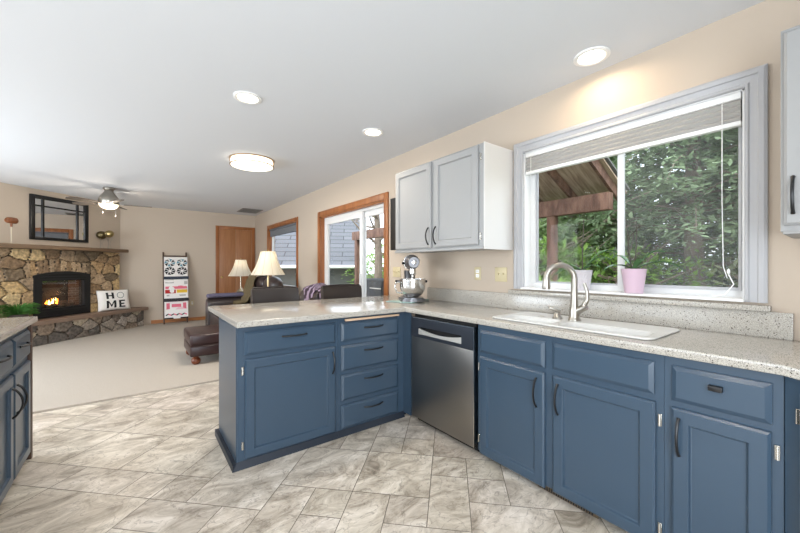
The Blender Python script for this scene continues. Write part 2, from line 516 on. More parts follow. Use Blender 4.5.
struct(mb.build('wall_left', M_wall))  # unseen wall, its openings added to bring in ambient light
mb = MB()
for (x0, x1, z0, z1) in ((XL, -2.0, -0.12, ZC), (0.4, W, -0.12, ZC), (-2.0, 0.4, -0.12, 0.2), (-2.0, 0.4, 2.28, ZC)):
    mb.box(x0, x1, YR - 0.14, YR, z0, z1)
struct(mb.build('wall_rear', M_wall))  # openings behind the camera added and sized for the fill light
# baseboards
struct(MB().box(0.26, 1.50, YB - 0.018, YB - 0.001, 0.02, 0.095).build('baseboard_back', M_oakh))
mb = MB().box(W - 0.018, W - 0.001, 5.48, YB - 0.02, 0.02, 0.095)
struct(mb.build('baseboard_right', M_oakh))

# --- window 1: kitchen window
def kitchen_window():
    y0, y1, z0, z1 = 0.36, 1.61, 1.085, 2.15
    root = MB()
    MR = Matrix.Translation((W, 0, 0)) @ Matrix.Rotation(-R(90), 4, 'Z')     # local x = -y world, local -y = -x world
    # casing with a stepped profile, mitred as one ring
    prof = [(0.0, 0.001), (0.0, 0.018), (0.012, 0.024), (0.03, 0.024), (0.034, 0.016), (0.062, 0.012), (0.068, 0.018), (0.078, 0.018), (0.082, 0.001)]
    o = 0.078
    def casing(mb, y0, y1, z0, z1, o, prof, bottom=True):
        vs = []; fs = []
        for (i, d) in prof:
            vs += [(-(y1 + o - i), -d, z0 - (o - i if bottom else 0)), (-(y0 - o + i), -d, z0 - (o - i if bottom else 0)), (-(y0 - o + i), -d, z1 + o - i), (-(y1 + o - i), -d, z1 + o - i)]
        for k in range(len(prof) - 1):
            for j in range(4):
                if not bottom and j == 0: continue
                j2 = (j + 1) % 4
                fs.append((k * 4 + j, k * 4 + j2, k * 4 + 4 + j2, k * 4 + 4 + j))
        if not bottom:
            fs.append(tuple(k * 4 for k in range(len(prof)))); fs.append(tuple(k * 4 + 1 for k in range(len(prof)))[::-1])
        mb.add(vs, fs, MR)
    casing(root, y0, y1, z0, z1, o, prof, bottom=False)
    w = struct(root.build('window_1', M_trimgrey))
    # jamb liner + sill board
    jm = MB()
    jm.box(W + 0.001, W + 0.135, y0 - 0.0, y0 + 0.012, z0, z1); jm.box(W + 0.001, W + 0.135, y1 - 0.012, y1, z0, z1)
    jm.box(W + 0.001, W + 0.135, y0, y1, z1 - 0.012, z1)
    jm.build('window_jamb', M_vinyl, w)
    MB().box(W - 0.045, W + 0.135, y0 + 0.0, y1 - 0.0, z0 - 0.0, z0 + 0.014, bev=0.004).build('window_sill', M_white, w)
    xf = W + 0.075
    f = MB()
    a = 0.035
    f.box(xf, xf + 0.05, y0 + .012, y0 + .024, z0 + .014, z1 - .012); f.box(xf, xf + 0.05, y1 - .05, y1 - .012, z0 + .014, z1 - .012)
    f.box(xf, xf + 0.05, y0 + .024, y1 - .05, z0 + .014, z0 + .05); f.box(xf, xf + 0.05, y0 + .024, y1 - .05, z1 - .05, z1 - .012)
    f.build('window_frame', M_vinyl, w)
    ym = 0.943
    s1 = MB()  # sliding sash (left half, nearer the room)
    s1.box(xf - 0.022, xf - 0.001, ym - 0.018, ym + 0.018, z0 + .05, z1 - .05)
    s1.build('meeting_rail', M_vinyl, w)
    s2 = MB()
    s2.box(xf + 0.015, xf + 0.03, ym + 0.018, ym + 0.032, z0 + .05, z1 - .05); s2.box(xf + 0.015, xf + 0.03, y1 - .065, y1 - .05, z0 + .05, z1 - .05)
    s2.box(xf + 0.0145, xf + 0.03, ym + .032, y1 - .065, z0 + .05, z0 + .062); s2.box(xf + 0.0145, xf + 0.03, ym + .032, y1 - .065, z1 - .062, z1 - .05)
    s2.build('sash', M_trimgrey, w)
    s3 = MB()
    s3.box(xf - 0.015, xf - 0.003, y0 + .024, y0 + .036, z0 + .05, z1 - .05); s3.box(xf - 0.015, xf - 0.003, y0 + .036, ym - .018, z0 + .05, z0 + .066)
    s3.build('screen_frame', M_trimgrey, w)
    MB().box(xf + 0.02, xf + 0.024, y0 + .025, y1 - .051, z0 + .051, z1 - .051).build('pane', M_glass, w)
    # insect screen over the right half
    ms, nt, b = new_mat('insect_screen')
    out = nt.nodes['Material Output']
    b.inputs['Base Color'].default_value = srgb((150, 152, 152)); b.inputs['Roughness'].default_value = 0.7
    t = nt.nodes.new('ShaderNodeBsdfTransparent'); mx = nt.nodes.new('ShaderNodeMixShader'); mx.inputs[0].default_value = 0.09
    nt.links.new(t.outputs[0], mx.inputs[1]); nt.links.new(b.outputs[0], mx.inputs[2]); nt.links.new(mx.outputs[0], out.inputs[0])
    MB().box(xf - 0.010, xf - 0.009, y0 + .036, ym - .018, z0 + .066, z1 - .05).build('insect_screen', ms, w)
kitchen_window()

# --- window 2: family-room window with oak casing
def family_window():
    y0, y1, z0, z1 = 6.44, 8.21, 0.82, 2.12
    t = 0.07
    mb = MB()
    for (a, b, c, d) in ((y0 - t, y0, z0 - t, z1 + t), (y1, y1 + t, z0 - t, z1 + t), (y0, y1, z1, z1 + t), (y0, y1, z0 - t, z0)):
        mb.box(W - 0.018, W - 0.001, a, b, c, d, bev=0.004)
    w = struct(mb.build('window_2', M_oak))
    j = MB()
    for (a, b, c, d) in ((y0, y0 + .015, z0, z1), (y1 - .015, y1, z0, z1), (y0, y1, z1 - .015, z1), (y0, y1, z0, z0 + .015)):
        j.box(W, W + 0.13, a, b, c, d)
    j.build('window_jamb', M_oak, w)
    f = MB(); x = W + 0.07
    for (a, b, c, d) in ((y0 + .015, y0 + .05, z0 + .015, z1 - .015), (y1 - .05, y1 - .015, z0 + .015, z1 - .015), (y0 + .05, y1 - .05, z1 - .05, z1 - .015), (y0 + .05, y1 - .05, z0 + .015, z0 + .05)):
        f.box(x, x + 0.045, a, b, c, d)
    f.build('window_frame', M_vinyl, w)
    MB().box(x + 0.02, x + 0.024, y0 + .05, y1 - .05, z0 + .05, z1 - .05).build('pane', M_glass, w)
family_window()

# --- door 1: sliding patio door with oak casing
def patio_door():
    y0, y1, z1 = 3.52, 5.38, 2.07
    t = 0.085
    mb = MB()
    for (a, b, c, d) in ((y0 - t, y0, 0.0, z1 + t), (y1, y1 + t, 0.02, z1 + t), (y0, y1, z1, z1 + t)):
        mb.box(W - 0.02, W - 0.001, a, b, c, d, bev=0.004)
    D = struct(mb.build('door_1', M_oak))
    j = MB()
    for (a, b, c, d) in ((y0, y0 + .02, 0.02, z1), (y1 - .02, y1, 0.02, z1), (y0, y1, z1 - .02, z1)):
        j.box(W, W + 0.06, a, b, c, d)
    j.build('door_jamb', M_oak, D)
    f = MB(); x = W + 0.06
    for (a, b, c, d) in ((y0 + .0, y0 + .045, 0.02, z1), (y1 - .045, y1, 0.02, z1), (y0 + .045, y1 - .045, z1 - .055, z1), (y0 + .045, y1 - .045, 0.0, .05)):
        f.box(x, x + 0.08, a, b, c, d)
    f.build('door_frame', M_vinyl, D)
    def leaf(a, b, x, nm):
        s = MB(); k = 0.075
        s.box(x, x + .03, a, a + k, .05, z1 - .055); s.box(x, x + .03, b - k, b, .05, z1 - .055)
        s.box(x, x + .03, a + k, b - k, .05, .16); s.box(x, x + .03, a + k, b - k, z1 - .055 - k, z1 - .055)
        l = s.build(nm, M_vinyl, D)
        MB().box(x + .013, x + .017, a + k, b - k, .16, z1 - .055 - k).build('pane', M_glass, l)
    leaf(4.16, y1 - .045, x + 0.005, 'sliding_leaf')
    leaf(y0 + .045, 4.24, x + 0.043, 'fixed_leaf')
    MB().box(x - 0.02, x + 0.004, 4.18, 4.205, 0.98, 1.16, bev=0.005).build('door_handle', M_vinyl, D)
patio_door()

# --- door 2: oak double-leaf door on the back wall
def back_door():
    x0, x1, zt = 1.585, 2.325, 2.16
    mb = MB()
    for (a, b, c, d) in ((x0 - .075, x0, .02, zt + .075), (x1, x1 + .075, .02, zt + .075), (x0, x1, zt, zt + .075)):
        mb.box(a, b, YB - 0.02, YB - 0.001, c, d, bev=0.004)
    D = struct(mb.build('door_2', M_oak))
    xm = (x0 + x1) / 2
    for (a, b) in ((x0 + .003, xm - .002), (xm + .002, x1 - .003)):
        MB().box(a, b, YB - 0.012, YB - 0.001, .03, zt - .002, bev=.002).build('door_leaf', M_oakdoor, D)
    MB().lathe([(0.0, 0.055), (.018, .052), (.028, .04), (.024, .025), (.010, .02), (.010, .008), (.026, .006), (.026, 0)], 20, M=Matrix.Translation((x0 + .055, YB - 0.012, 1.005)) @ Matrix.Rotation(R(90), 4, 'X')).build('door_knob', M_brass, D)
back_door()

# ================================================================== KITCHEN
def rrect(x0, x1, y0, y1, r, n=6):
    p = []
    for (cx, cy, a) in ((x1 - r, y1 - r, 0), (x0 + r, y1 - r, 90), (x0 + r, y0 + r, 180), (x1 - r, y0 + r, 270)):
        for k in range(n + 1):
            w = R(a + 90 * k / n)
            p.append((cx + r * math.cos(w), cy + r * math.sin(w)))
    return p
def plate(outer, holes, z0, z1, bevel=0.0):
    """flat plate with holes, extruded between z0 and z1, returned as a bmesh"""
    bm = bmesh.new()
    es = []
    for loop in [outer] + holes:
        vs = [bm.verts.new((p[0], p[1], z0)) for p in loop]
        es += [bm.edges.new((vs[i], vs[(i + 1) % len(vs)])) for i in range(len(vs))]
    bmesh.ops.triangle_fill(bm, edges=es, use_beauty=True, use_dissolve=True)
    r = bmesh.ops.extrude_face_region(bm, geom=bm.faces[:])
    tv = [g for g in r['geom'] if isinstance(g, bmesh.types.BMVert)]
    bmesh.ops.translate(bm, verts=tv, vec=(0, 0, z1 - z0))
    bmesh.ops.recalc_face_normals(bm, faces=bm.faces[:])
    if bevel > 0:
        n_out = len(outer)
        out = [Vector((p[0], p[1])) for p in outer]
        def on_outer(v):
            return any((v.co.xy - q).length < 1e-5 for q in out)
        be = [e for e in bm.edges if on_outer(e.verts[0]) and on_outer(e.verts[1]) and abs(e.verts[0].co.z - e.verts[1].co.z) < 1e-6 and any(abs(f.normal.z) < .5 for f in e.link_faces) and len(e.link_faces) == 2 and any(abs(f.normal.z) > .5 for f in e.link_faces)]
        bmesh.ops.bevel(bm, geom=be, offset=bevel, segments=3, affect='EDGES', profile=0.5)
    return bm

SX0, SX1, SY0, SY1 = 1.835, 2.275, 0.575, 1.475      # sink rim
def worktop():
    root = thing('worktop', 'continuous grey speckled worktop running from the peninsula to beneath the window', 'worktop', (1.0, 2.5, 0.885))
    poly = [(0.485, 2.275), (1.76, 2.275), (1.76, 0.172), (1.50, -0.20), (1.50, -0.62), (2.395, -0.62), (2.395, 3.335), (0.485, 3.335)]
    hole = rrect(SX0 + .015, SX1 - .015, SY0 + .015, SY1 - .015, 0.04, 5)
    MB().bm(plate(poly, [hole], 0.887, CT, 0.006)).build('slab', M_counter, root, auto=50)
    # backsplash: low along the wall, higher under the window
    s = MB()
    s.box(2.396, 2.418, 0.20, 2.72, 0.87, 1.045, bev=0.003)
    s.build('backsplash', M_counter, root)
    s = MB()
    s.box(2.372, 2.419, 0.27, 1.72, 1.046, 1.074, bev=0.004)
    s.build('sill_ledge', M_counter, root)
worktop()

def bow_handle(mb, M, a, b, out=0.03, r=0.0055, y=-0.0):
    """bow pull from a to b (local x,z) standing off local -y"""
    pts = []
    n = 12
    for i in range(n + 1):
        t = i / n
        pts.append((a[0] + (b[0] - a[0]) * t, y - 0.002 - out * math.sin(math.pi * t) ** 0.7, a[1] + (b[1] - a[1]) * t))
    mb.tube(pts, [r * (1.25 if i in (0, n) else 1.0) for i in range(n + 1)], 8, M)
DOOR_PROF = [(0.0, -0.001), (0.0, 0.013), (0.009, 0.020), (0.055, 0.020), (0.058, 0.018), (0.062, 0.008), (0.066, 0.006)]
DRAW_PROF = [(0.0, -0.001), (0.0, 0.009), (0.017, 0.020), (0.0175, 0.020)]
def hinge_mb(mb, M, x, z):
    mb.box(x - 0.007, x + 0.007, -0.006, -0.0005, z - 0.026, z + 0.026, M, bev=0.001, seg=1)
    mb.tube([(x, -0.008, z - 0.024), (x, -0.008, z + 0.024)], 0.0045, 8, M)
def cab_door(parent, M, x0, x1, z0, z1, mat, handle=None, hinge_x=None, hz=None, hmat=None, out=0.03):
    d = MB().rings(x0, x1, z0, z1, DOOR_PROF, M).build('door', mat, parent)
    if handle:
        h = MB(); bow_handle(h, M, handle[0], handle[1], y=-0.019, out=out); h.build('handle', hmat or M_black, d)
    if hinge_x is not None:
        for z in (hz or (z0 + 0.09, z1 - 0.07)):
            h = MB(); hinge_mb(h, M, hinge_x, z); h.build('hinge', M_chrome, d)
    return d
def drawer(parent, M, x0, x1, z0, z1, mat, handle=None, name='drawer'):
    d = MB().rings(x0, x1, z0, z1, DRAW_PROF, M).build(name, mat, parent)
    if handle:
        h = MB(); bow_handle(h, M, handle[0], handle[1], y=-0.019, out=0.026); h.build('handle', M_black, d)
    return d

# --- peninsula cabinets (faces look towards -y)
MP = Matrix.Translation((0, 2.345, 0))
c = thing('base_cabinet', 'blue base cabinet at the free end of the peninsula, one wide drawer over one door', 'cabinet', (0.85, 2.6, 0))
MB().box(0.502, 1.188, 2.345, 2.92, 0.036, 0.885).build('body', M_blue, c)
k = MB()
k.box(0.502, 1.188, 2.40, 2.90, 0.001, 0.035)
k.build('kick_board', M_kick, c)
# base moulding round the free end
k = MB()
k.slab([(0.470, 2.322), (0.501, 2.343), (0.501, 2.922), (0.470, 2.922)], 0.001, 0.045)
k.add([(0.470, 2.322, 0.001), (0.501, 2.343, 0.045), (1.188, 2.343, 0.045), (1.188, 2.322, 0.001), (0.470, 2.343, 0.045), (1.188, 2.343, 0.001), (0.501, 2.343, 0.001)], [(0, 3, 2, 1), (0, 1, 4), (3, 5, 2), (0, 6, 5, 3), (6, 1, 2, 5)])
k.build('base_moulding', M_kick, c)
MB().box(0.494, 0.501, 2.345, 2.90, 0.046, 0.885).build('end_panel', M_blue, c)
drawer(c, MP, 0.540, 1.166, 0.702, 0.850, M_blue, ((0.772, 0.797), (0.943, 0.797)))
cab_door(c, MP, 0.543, 1.166, 0.052, 0.676, M_blue, ((1.140, 0.485), (1.140, 0.640)), 0.531, (0.139, 0.606))

c = thing('base_cabinet', 'blue peninsula cabinet with a stack of four drawers, in the corner beside the dishwasher', 'cabinet', (1.5, 2.6, 0))
b_ = MB()
b_.box(1.190, 1.80, 2.345, 2.92, 0.036, 0.885)
b_.box(1.80, 1.815, 2.25, 2.92, 0.036, 0.885)
b_.build('body', M_blue, c)
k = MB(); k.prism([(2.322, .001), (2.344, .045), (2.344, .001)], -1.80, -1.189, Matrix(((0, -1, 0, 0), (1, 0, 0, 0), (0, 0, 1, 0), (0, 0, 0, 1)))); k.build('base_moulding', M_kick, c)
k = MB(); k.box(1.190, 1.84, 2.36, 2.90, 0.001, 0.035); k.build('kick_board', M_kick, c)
for (z0, z1) in ((0.703, 0.843), (0.482, 0.670), (0.263, 0.452), (0.054, 0.229)):
    drawer(c, MP, 1.214, 1.736, z0, z1, M_blue, ((1.405, z1 - 0.052), (1.575, z1 - 0.052)))
MB().box(1.245, 1.742, 2.322, 2.344, 0.852, 0.868, bev=0.002).build('cutting_board', M_palewood, c)

# --- run under the window (faces look towards -x)
MRUN = Matrix.Translation((1.80, 0, 0)) @ Matrix.Rotation(-R(90), 4, 'Z')   # local x = -world y
def ry(a): return -a
c = thing('base_cabinet', 'blue sink cabinet under the window with two doors and two false drawer fronts', 'cabinet', (2.1, 1.03, 0))
MB().box(1.80, 2.39, 0.518, 1.535, 0.056, 0.72).box(1.80, 1.82, 0.518, 1.535, 0.72, 0.885).box(1.82, 2.39, 0.518, 0.535, 0.72, 0.885).box(1.82, 2.39, 1.518, 1.535, 0.72, 0.885).build('body', M_blue, c)
k = MB(); k.box(1.868, 2.38, 0.518, 1.535, 0.001, 0.055); k.build('kick_board', M_blackmat, c)  # black here stands in for the shade under the cabinet
v = MB(); v.box(1.836, 1.8445, 0.80, 1.13, 0.003, 0.034, bev=0.002)
vent = v.build('floor_vent', plain('bronze_vent', (120, 104, 84), 0.4, 0.6), c)
v = MB()
for i in range(22):
    y = 0.825 + i * 0.0135
    v.box(1.834, 1.8362, y, y + 0.007, 0.008, 0.029)
v.build('vent_slots', M_blackmat, vent)
drawer(c, MRUN, ry(1.512), ry(1.060), 0.704, 0.848, M_blue, name='drawer_front')
drawer(c, MRUN, ry(1.014), ry(0.552), 0.708, 0.848, M_blue, name='drawer_front')
cab_door(c, MRUN, ry(1.512), ry(1.060), 0.046, 0.676, M_blue, ((ry(1.105), 0.480), (ry(1.105), 0.640)), ry(1.524), (0.139, 0.606))
cab_door(c, MRUN, ry(1.012), ry(0.546), 0.052, 0.676, M_blue, ((ry(0.980), 0.478), (ry(0.980), 0.638)), ry(0.532), (0.135, 0.601))

c = thing('base_cabinet', 'blue narrow cabinet right of the sink cabinet with a square black knob on its drawer', 'cabinet', (2.1, 0.34, 0))
MB().box(1.80, 2.39, 0.172, 0.517, 0.056, 0.885).build('body', M_blue, c)
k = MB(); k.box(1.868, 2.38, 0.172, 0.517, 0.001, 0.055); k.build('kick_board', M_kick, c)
d = drawer(c, MRUN, ry(0.489), ry(0.199), 0.702, 0.846, M_blue)
MB().box(ry(0.368), ry(0.326), -0.041, -0.019, 0.782, 0.803, M=MRUN, bev=0.003).build('knob', M_black, d)
cab_door(c, MRUN, ry(0.489), ry(0.201), 0.052, 0.674, M_blue, ((ry(0.463), 0.484), (ry(0.463), 0.636)), ry(0.187), (0.150, 0.607))

# angled corner cabinet at the right edge of the view
A0 = Vector((1.80, 0.170)); A1 = Vector((1.545, -0.195))
dv = (A1 - A0); L = dv.length; ang = math.atan2(dv.y, dv.x)
MA = Matrix.Translation((A0.x, A0.y, 0)) @ Matrix.Rotation(ang, 4, 'Z')
c = thing('base_cabinet', 'blue angled corner cabinet at the right edge, past the narrow drawer cabinet', 'cabinet', (2.0, -0.2, 0))
MB().slab([(1.801, 0.170), (1.548, -0.192), (1.548, -0.60), (2.39, -0.60), (2.39, 0.170)], 0.056, 0.885).build('body', M_blue, c)
MB().slab([(1.845, 0.165), (1.60, -0.18), (1.60, -0.60), (2.38, -0.60), (2.38, 0.165)], 0.001, 0.055).build('kick_board', M_kick, c)
cab_door(c, MA, 0.055, L - 0.05, 0.052, 0.84, M_blue, ((L - 0.08, 0.5), (L - 0.08, 0.65)), 0.043, (0.140, 0.757))

# --- dishwasher
def dishwasher():
    d = thing('dishwasher', 'stainless steel dishwasher between the drawer stack and the sink cabinet', 'dishwasher', (2.1, 1.9, 0))
    y0, y1 = 1.572, 2.232
    MB().box(1.83, 2.38, y0 + .005, y1 - .005, 0.05, 0.875).build('tub_casing', M_blackmat, d)
    MB().box(1.86, 2.36, y0 + .005, y1 - .005, 0.001, 0.049).build('kick_board', M_blackmat, d)
    dr = MB().box(1.795, 1.829, y0, y1, 0.05, 0.697, bev=0.006).build('door', M_steel, d)
    # control panel with a scooped pocket for the fingers
    p = MB()
    hy0, hy1, hz0, hz1 = 1.682, 2.142, 0.722, 0.782
    x = 1.795
    for (a, b, c_, e) in ((y0, y1, 0.698, hz0), (y0, y1, hz1, 0.848), (y0, hy0, hz0, hz1), (hy1, y1, hz0, hz1)):
        p.box(x, 1.829, a, b, c_, e)
    p.build('control_panel', plain('dark_stainless_steel', (98, 102, 110), 0.3, 0.9), d)
    MB().box(1.822, 1.829, hy0, hy1, hz0, hz1).build('handle_pocket', M_blackmat, d)
    h = MB()
    n = 16; vs = []; fs = []
    for i in range(n + 1):
        t = i / n; y = hy0 + (hy1 - hy0) * t
        sag = 0.024 * (1 - (2 * t - 1) ** 2)
        zt = hz1 - 0.012 - sag
        vs += [(1.797, y, zt), (1.797, y, hz0 + 0.002), (1.818, y, hz0 + 0.002), (1.818, y, zt - 0.006)]
    for i in range(n):
        for j in range(4):
            j2 = (j + 1) % 4
            fs.append((i * 4 + j, i * 4 + j2, i * 4 + 4 + j2, i * 4 + 4 + j))
    fs += [(0, 1, 2, 3), (n * 4 + 3, n * 4 + 2, n * 4 + 1, n * 4)]
    h.add(vs, fs, smooth=True); h.build('handle', plain('satin_handle_steel', (222, 219, 212), .38, .55), d)
    MB().box(1.793, 1.831, y0 - 0.007, y0 - 0.001, 0.05, 0.85).build('edge_strip', M_steelbright, d)
    MB().box(1.793, 1.831, y0, y1, 0.849, 0.855).build('top_strip', M_steelbright, d)
dishwasher()

# --- sink, faucet, soap pump
def sink():
    s = thing('sink', 'white double bowl sink with a rounded rim set into the speckled worktop', 'sink', ((SX0 + SX1) / 2, (SY0 + SY1) / 2, CT))
    bowls = [(1.862, 2.045, 1.085, 1.435), (1.862, 2.045, 0.615, 1.045)]
    rim = plate(rrect(SX0, SX1, SY0, SY1, 0.05, 8), [rrect(*b, 0.05, 6) for b in bowls], CT + 0.001, CT + 0.011, 0.006)
    MB().bm(rim).build('rim', M_sink, s, auto=50)
    for b in bowls:
        rings = []
        for (ins, z) in ((0, CT + .011), (0.006, CT - .01), (0.014, CT - .13), (0.035, CT - .16), (0.09, CT - .165)):
            rings.append([(p[0], p[1], z) for p in rrect(b[0] + ins, b[1] - ins, b[2] + ins, b[3] - ins, max(0.02, 0.05 - ins * .2), 6)])
        n = len(rings[0]); vs = [p for r_ in rings for p in r_]; fs = []
        for i in range(len(rings) - 1):
            for j in range(n):
                j2 = (j + 1) % n
                fs.append((i * n + j, i * n + j2, i * n + n + j2, i * n + n + j))
        fs.append(tuple((len(rings) - 1) * n + j for j in range(n)))
        m = MB(); m.add(vs, fs, smooth=True)
        bo = m.build('bowl', M_sink, s, fixn=False)
        MB().lathe([(0.0, 0.003), (.03, .003), (.042, .001), (.045, 0)], 24, ((b[0] + b[1]) / 2, (b[2] + b[3]) / 2, CT - .1645)).build('drain', M_nickel, bo)
sink()
def faucet():
    zb = CT + 0.0115
    f = thing('kitchen_faucet', 'brushed nickel gooseneck faucet standing behind the white sink', 'faucet', (2.10, 1.052, zb))
    bx, by = 2.10, 1.052
    MB().lathe([(.036, 0), (.036, .006), (.030, .014), (.028, .03), (.027, .06), (.022, .085)], 24, (bx, by, zb)).build('base', M_nickel, f)
    d = Vector((-0.13, 0.112, 0)).normalized(); rad = 0.082
    pts = [(bx, by, zb + .06), (bx, by, zb + .12), (bx, by, zb + .19)]
    zc = 1.186
    pts.append((bx, by, zc))
    for i in range(1, 15):
        a = math.pi * i / 14 * 0.97
        pts.append((bx + d.x * rad * (1 - math.cos(a)), by + d.y * rad * (1 - math.cos(a)), zc + rad * math.sin(a)))
    MB().tube(pts, [.022, .020, .018, .0175] + [.017] * 14, 14).build('spout', M_nickel, f)
    e = Vector(pts[-1]); t = Vector((0, 0, -1))
    MB().tube([e + t * -.004, e + t * .01, e + t * .055, e + t * .07], [.0175, .020, .024, .022], 16).build('spray_head', M_nickel, f)
    # side lever on its short angled arm
    s = Vector((0.01, -1, 0)).normalized()
    b0 = Vector((bx, by, zb + .045))
    MB().tube([b0, b0 + s * .03 + Vector((0, 0, .02)), b0 + s * .070 + Vector((0, 0, .045))], [.022, .022, .019], 14).build('lever_body', M_nickel, f)
    l0 = b0 + s * .055 + Vector((0, 0, .045))
    MB().tube([l0, l0 + s * .02 + Vector((0, 0, .04)), l0 + s * .02 + Vector((0, 0, .085)), l0 + s * .003 + Vector((0, 0, .135))], [.015, .012, .010, .009], 10).build('lever', M_nickel, f)
    g = thing('soap_dispenser', 'small brushed nickel soap pump left of the gooseneck faucet', 'soap dispenser', (2.085, 1.15, zb))
    gx, gy = 2.085, 1.15
    MB().lathe([(.030, 0), (.030, .006), (.023, .012), (.019, .028), (.015, .036)], 20, (gx, gy, zb)).build('base', M_nickel, g)
    MB().tube([(gx, gy, zb + .034), (gx, gy, zb + .05)], .008, 10).tube([(gx + .012, gy - .012, zb + .045), (gx, gy, zb + .05), (gx - .03, gy + .03, zb + .068), (gx - .036, gy + .036, zb + .062)], [.011, .013, .011, .010], 10).build('pump_head', M_nickel, g)
    tag(MB().lathe([(.020, 0), (.020, .002), (.012, .004), (0, .004)], 20, (2.11, 1.27, zb)).build('hole_cover', M_nickel), 'flat round steel hole cover on the rear rim of the white sink', 'hole cover')
faucet()

# --- upper cabinets
MU = Matrix.Translation((2.075, 0, 0)) @ Matrix.Rotation(-R(90), 4, 'Z')
def uppers():
    c = thing('wall_cabinet', 'pale grey two door wall cabinet hung left of the kitchen window', 'cabinet', (2.25, 2.26, 1.395))
    MB().box(2.075, 2.418, 1.712, 2.82, 1.40, 2.187).build('body', M_upper, c)
    MB().box(2.068, 2.418, 1.704, 1.7115, 1.392, 2.19).build('side_panel', M_upperside, c)
    MB().box(2.060, 2.074, 1.712, 2.825, 1.392, 1.412, bev=.003).build('light_rail', M_upper, c)
    cab_door(c, MU, ry(2.812), ry(2.288), 1.424, 2.178, M_upper, ((ry(2.318), 1.452), (ry(2.318), 1.602)))
    cab_door(c, MU, ry(2.250), ry(1.762), 1.424, 2.178, M_upper, ((ry(2.222), 1.452), (ry(2.222), 1.602)), ry(1.745), (1.489, 2.087))
    c = thing('wall_cabinet', 'pale grey wall cabinet at the right edge, right of the window', 'cabinet', (2.25, -0.15, 1.40))
    MB().box(2.075, 2.418, -0.56, 0.207, 1.40, 2.206).build('body', M_upper, c)
    MB().box(2.060, 2.418, -0.56, 0.200, 1.388, 1.399, bev=.002).build('light_rail', M_upper, c)
    cab_door(c, MU, ry(0.197), ry(-0.165), 1.424, 2.192, M_upper, ((ry(0.172), 1.468), (ry(0.172), 1.612)))
    cab_door(c, MU, ry(-0.185), ry(-0.545), 1.424, 2.192, M_upper, ((ry(-0.52), 1.468), (ry(-0.52), 1.612)))
uppers()

# --- island at the left edge (faces look towards +x)
def island():
    XF = -0.565; YE = 3.285
    ML = Matrix.Translation((XF, 0, 0)) @ Matrix.Rotation(R(90), 4, 'Z')    # local x = world y
    t = thing('island_worktop', 'pale speckled worktop on the blue cabinet at the left edge', 'worktop', (-0.9, 2.4, 0.885))
    MB().bm(plate([(-1.25, 1.30), (-0.532, 1.30), (-0.532, 3.372), (-1.25, 3.372)], [], 0.887, CT, 0.006)).build('slab', M_counter, t, auto=50)
    c = thing('base_cabinet', 'blue base cabinet at the left edge below the island worktop, far one with curved pulls', 'cabinet', (-0.9, 2.9, 0))
    MB().box(-1.22, XF, 2.44, YE, 0.036, 0.885).build('body', M_blue, c)
    MB().box(-1.20, XF - .05, 2.44, YE - .01, 0.001, 0.035).build('kick_board', M_kick, c)
    ym = 2.875
    for (a, b) in ((ym + .012, YE - .025), (2.465, ym - .012)):
        m = (a + b) / 2
        drawer(c, ML, a, b, 0.69, 0.85, M_blue, ((m - .08, .785), (m + .08, .785)))
    cab_door(c, ML, ym + .012, YE - .025, 0.052, 0.655, M_blue, ((ym + .045, 0.42), (ym + .045, 0.585)), out=0.04)
    cab_door(c, ML, 2.465, ym - .012, 0.052, 0.655, M_blue, ((ym - .045, 0.42), (ym - .045, 0.585)), out=0.04)
    MB().box(-1.22, XF + .018, YE + .001, YE + .035, 0.001, 0.885).build('end_panel', M_darkwood, c)
    c = thing('base_cabinet', 'blue base cabinet at the left edge nearest the camera, mostly outside the view', 'cabinet', (-0.9, 1.9, 0))
    MB().box(-1.22, XF, 1.34, 2.439, 0.036, 0.885).build('body', M_blue, c)
    MB().box(-1.20, XF - .05, 1.34, 2.439, 0.001, 0.035).build('kick_board', M_kick, c)
    cab_door(c, ML, 1.90, 2.41, 0.052, 0.655, M_blue, ((1.93, 0.42), (1.93, 0.585)), out=0.04)
    drawer(c, ML, 1.90, 2.41, 0.69, 0.85, M_blue, ((2.07, .785), (2.23, .785)))
island()

